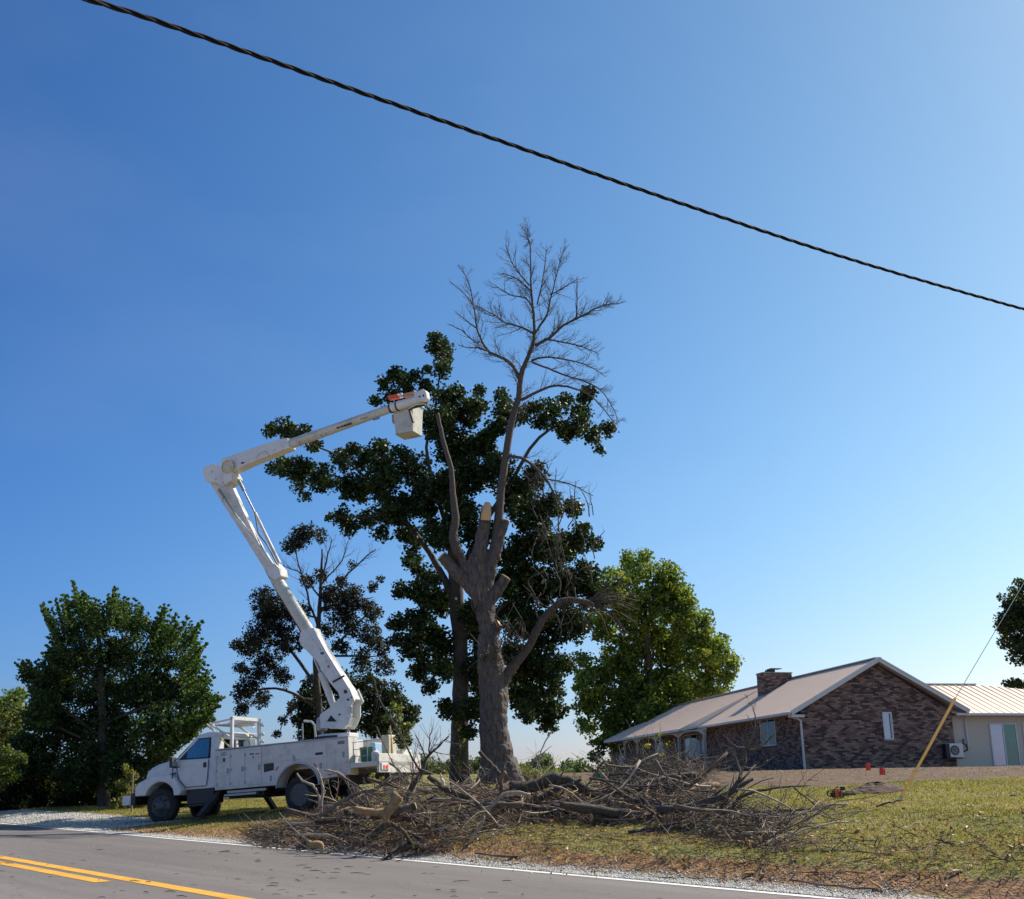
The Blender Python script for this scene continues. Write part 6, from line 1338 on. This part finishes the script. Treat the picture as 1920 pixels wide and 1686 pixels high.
for i, (x, y, dx, dy, l) in enumerate(((1540, 1598, 46, -4, 'dark broken branch in the grass below the fanned treetop'), (1760, 1538, 36, 10, 'short dark twig on the lawn above the long wavy branch'), (1790, 1584, -34, -10, 'short forked twig just under the long wavy branch'))):
    big_limb(l, [(x, y, 3), (x + dx * .5, y + dy * .2 - 3, 5), (x + dx, y + dy, 2.4)], 'twig', gh(x, y + 2).y, sh=(5, .25, 1, 0))
# leafy cut sapling upright at the truck tail
def hang(px, py): return at(px, py, 24.5)
lv = Leaves(); hb = empty('hanging_leafy_branch', at(745, 1400, 27), label='pale leafy branch with drooping leaves in front of the truck tail', cat='branch')
mb = MB(); P, W = px_limb(mb, [(700, 1270, 3), (712, 1310, 3.5), (735, 1350, 3), (748, 1380, 2.4), (752, 1405, 1.5)], 27, 4, .008, 5); shoots(mb, P, W, BR, 12, .5, 1, up=-.2)
loc_build(mb, 'stem', M['tw1'], hb)
for px, py, r in ((742, 1345, .2), (755, 1365, .2), (748, 1385, .22), (762, 1378, .16), (735, 1325, .16), (757, 1400, .14), (728, 1345, .14), (770, 1360, .12), (748, 1330, .16)):
    p = at(px, py, 27); lv.clump(tuple(p), r, 28, .1, (.11, .13, .05), rl)
o = lv.build('leaves', hb, 4, kind='stuff'); o.matrix_parent_inverse = Matrix.Translation(hb.location).inverted()

# ---- pieces lying on the road and chips on the lawn
sticks = []
for i in range(6):
    mb = MB(); L = BR.uniform(.07, .2); mb.tube([(-L / 2, 0, .008), (0, BR.uniform(-.012, .012), .014), (L / 2, 0, .008)], [.003, .0045, .0025], 5); me = bpy.data.meshes.new('bark_stick'); me.from_pydata(mb.v, [], mb.f); me.materials.append(M[('bark2', 'twig', 'tw2', 'tw3', 'bark2', 'twig')[i]]); sticks.append(me)
cl = [(BR.uniform(-7, -.4), BR.uniform(-22, -7)) for _ in range(26)]
for k in range(160):
    if k % 3: c_ = BR.choice(cl); u, v = c_[0] + BR.gauss(0, .25), c_[1] + BR.gauss(0, .5)
    else: u, v = BR.uniform(-8, -.15), BR.uniform(-26, -7)
    u = min(u, .1); x, y = xy_of(u, v)
    o = bpy.data.objects.new('bark_stick', sticks[BR.choice((0, 0, 1, 1, 2, 3, 4, 5))]); COL.objects.link(o); o.location = (x, y, 0.002); o.rotation_euler = (0, 0, BR.gauss(-.3, .5)); s_ = BR.uniform(.45, 1.15); o.scale = (s_, s_, s_)
    tag(o, '%s bit of broken stick on the asphalt %s' % ('small' if s_ < .85 else 'longer', 'beyond the yellow lines, nearest the camera' if u < -4.9 else 'beside the yellow lines' if u < -3.6 else 'in the middle of the far lane' if u < -1.3 else 'close to the white edge line'), 'stick', 'bits of stick scattered on the road')
chips = []
for i in range(5):
    mb = MB(); a, b, c_ = BR.uniform(.03, .08), BR.uniform(.02, .035), BR.uniform(.008, .02)
    mb.add([(-a, -b, 0), (a * .8, -b * .7, 0), (a, b * .6, 0), (-a * .7, b, 0), (-a * .8, -b * .5, c_), (a * .6, -b * .4, c_ * 1.4), (a * .7, b * .4, c_), (-a * .5, b * .6, c_ * 1.6)], [(0, 3, 2, 1), (4, 5, 6, 7), (0, 1, 5, 4), (1, 2, 6, 5), (2, 3, 7, 6), (3, 0, 4, 7)])
    me = bpy.data.meshes.new('wood_chip'); me.from_pydata(mb.v, [], mb.f); me.materials.append(M['chip' if i % 2 else 'wood']); chips.append(me)
spots = [(1580, 1560), (1590, 1563), (1608, 1563), (1655, 1563), (1668, 1568), (1675, 1573), (1700, 1557), (1718, 1553), (1722, 1550), (1720, 1588), (1731, 1590), (1482, 1603), (1552, 1614), (1607, 1626), (1610, 1592), (1650, 1606), (1836, 1576), (1838, 1528), (1868, 1529), (1895, 1594), (1918, 1592), (1817, 1515), (1825, 1515), (1655, 1512), (1845, 1586), (1914, 1556), (1775, 1692), (1775, 1668), (1535, 1566), (1460, 1548), (1518, 1572), (1671, 1605), (1795, 1640), (1820, 1630)] + [(BR.uniform(1380, 1915), BR.uniform(1520, 1660)) for _ in range(26)] + [(BR.uniform(560, 1100), BR.uniform(1560, 1605)) for _ in range(22)]
for px, py in spots:
    p = gh(px, py); o = bpy.data.objects.new('wood_chip', BR.choice(chips)); COL.objects.link(o); o.location = p + Vector((0, 0, .03)); o.rotation_euler = (BR.gauss(0, .3), BR.gauss(0, .3), BR.uniform(0, 6.28)); s_ = BR.uniform(.5, 1.0); o.scale = (s_, s_, s_)
    tag(o, 'pale fresh %s wood chip lying %s' % ('small' if s_ < .75 else 'large', 'at the foot of the brush pile' if px < 1200 else 'beyond the fanned treetop' if px < 1560 else 'on the lawn below the guy anchor' if px < 1740 else 'near the long wavy branch'), 'wood chip', 'wood chips strewn over the lawn')
# crooked cut limbs thick enough to show their sawn ends, one object each
lim = []
for i in range(9):
    mb = MB(); L = BR.uniform(.8, 2.4); r0 = BR.uniform(.035, .075); P = [Vector((-L / 2, 0, 0))]; d = Vector((1, 0, 0)); rr = [r0]
    for j in range(1, 9):
        d = (d + Vector((0, BR.gauss(0, .2), BR.gauss(0, .16)))).normalized(); P.append(P[-1] + d * L / 8); rr.append(r0 * (1 - .55 * j / 8) * BR.uniform(.9, 1.1))
    mb.tube(P, rr, 10, lump=.1, rnd=BR)
    for k in range(BR.randint(2, 4)):
        q = BR.randint(2, 6); dr = (d + Vector((BR.gauss(0, .5), BR.gauss(0, .8), BR.gauss(0, .8)))).normalized(); l = BR.uniform(.1, .7); a = P[q]
        b = a + dr * l * .5 + Vector((0, 0, BR.gauss(0, .05))); c_ = b + dr * l * .5; mb.tube([a, b, c_], [rr[q] * .6, rr[q] * .45, rr[q] * .3], 7)
    me = bpy.data.meshes.new('limb'); me.from_pydata(mb.v, [], mb.f); me.materials.append(M[('logb', 'limb', 'logb', 'tw2', 'peeled', 'limb', 'logb', 'tw1', 'limb')[i]]); me.polygons.foreach_set('use_smooth', [len(p.vertices) < 5 for p in me.polygons])
    ce = MB(); ce.lathe([(r0 * .4, -.003), (r0 * .97, 0), (r0 * .4, .005)], P[0], P[0] - P[1], 10); m2 = bpy.data.meshes.new('cut_end'); m2.from_pydata(ce.v, [], ce.f); m2.materials.append(M['wood']); lim.append((me, m2))
for k in range(46):
    me, m2 = lim[BR.randrange(9)]; g, h, px = pile_point(610, 1340, 1.0, fr=BR.uniform(.25, .7))
    r_ = empty('cut_limb', g + Vector((0, 0, max(.05, h))), label='thick crooked %s limb in the brush pile %s' % ({'brown_log_bark': 'dark brown', 'peeled_ochre_wood': 'peeled ochre', 'brush_twig_brown': 'brown', 'brush_twig_grey': 'grey', 'grey_limb_bark': 'dark grey'}[me.materials[0].name], where(px)), cat='branch', group='thick cut limbs in the brush pile')
    r_.rotation_euler = (BR.uniform(0, 6.28), BR.gauss(0, .07), BR.gauss(0, .5) + (math.pi if BR.random() < .5 else 0)); s_ = BR.uniform(.75, 1.15); r_.scale = (s_, s_, s_)
    for m_, n_ in ((me, 'limb'), (m2, 'cut_end')):
        o = bpy.data.objects.new(n_, m_); COL.objects.link(o); o.parent = r_
# clods, weeds and leaves on the bare strip before the house
def clod(rnd_n):
    pass
r = np.random.RandomState(44); pts = []
while len(pts) < 2600:
    x = r.uniform(3, 24); y = r.uniform(26, 48)
    if dirtm(x, y) > .5: pts.append((x, y))
pts = np.array(pts); zz = tzv(pts[:, 0], pts[:, 1]); sz = r.uniform(.006, .026, len(pts))
base = np.array([(1, 0, 0), (-.2, 1, .1), (-1, -.1, 0), (.1, -1, -.1), (.1, .1, .7), (0, 0, -.6)])
V = (base[None] * sz[:, None, None] * r.uniform(.6, 1.3, (len(pts), 1, 3)) + np.stack([pts[:, 0], pts[:, 1], zz + sz * .2], 1)[:, None]).reshape(-1, 3)
f = np.array([(0, 1, 4), (1, 2, 4), (2, 3, 4), (3, 0, 4), (1, 0, 5), (2, 1, 5), (3, 2, 5), (0, 3, 5)]); Fc = (f[None] + 6 * np.arange(len(pts))[:, None, None]).reshape(-1, 3)
cc2 = np.array([.19, .125, .095]) * r.uniform(.7, 1.3, (len(pts), 1)); lt = r.rand(len(pts)) < .06; cc2[lt] = (.6, .5, .38)
npmesh('dirt_clods', V, Fc, M['stone'], col=np.repeat(cc2, 6, 0), kind='stuff', label='clods and pebbles on the bare brown soil before the house', cat='clods')
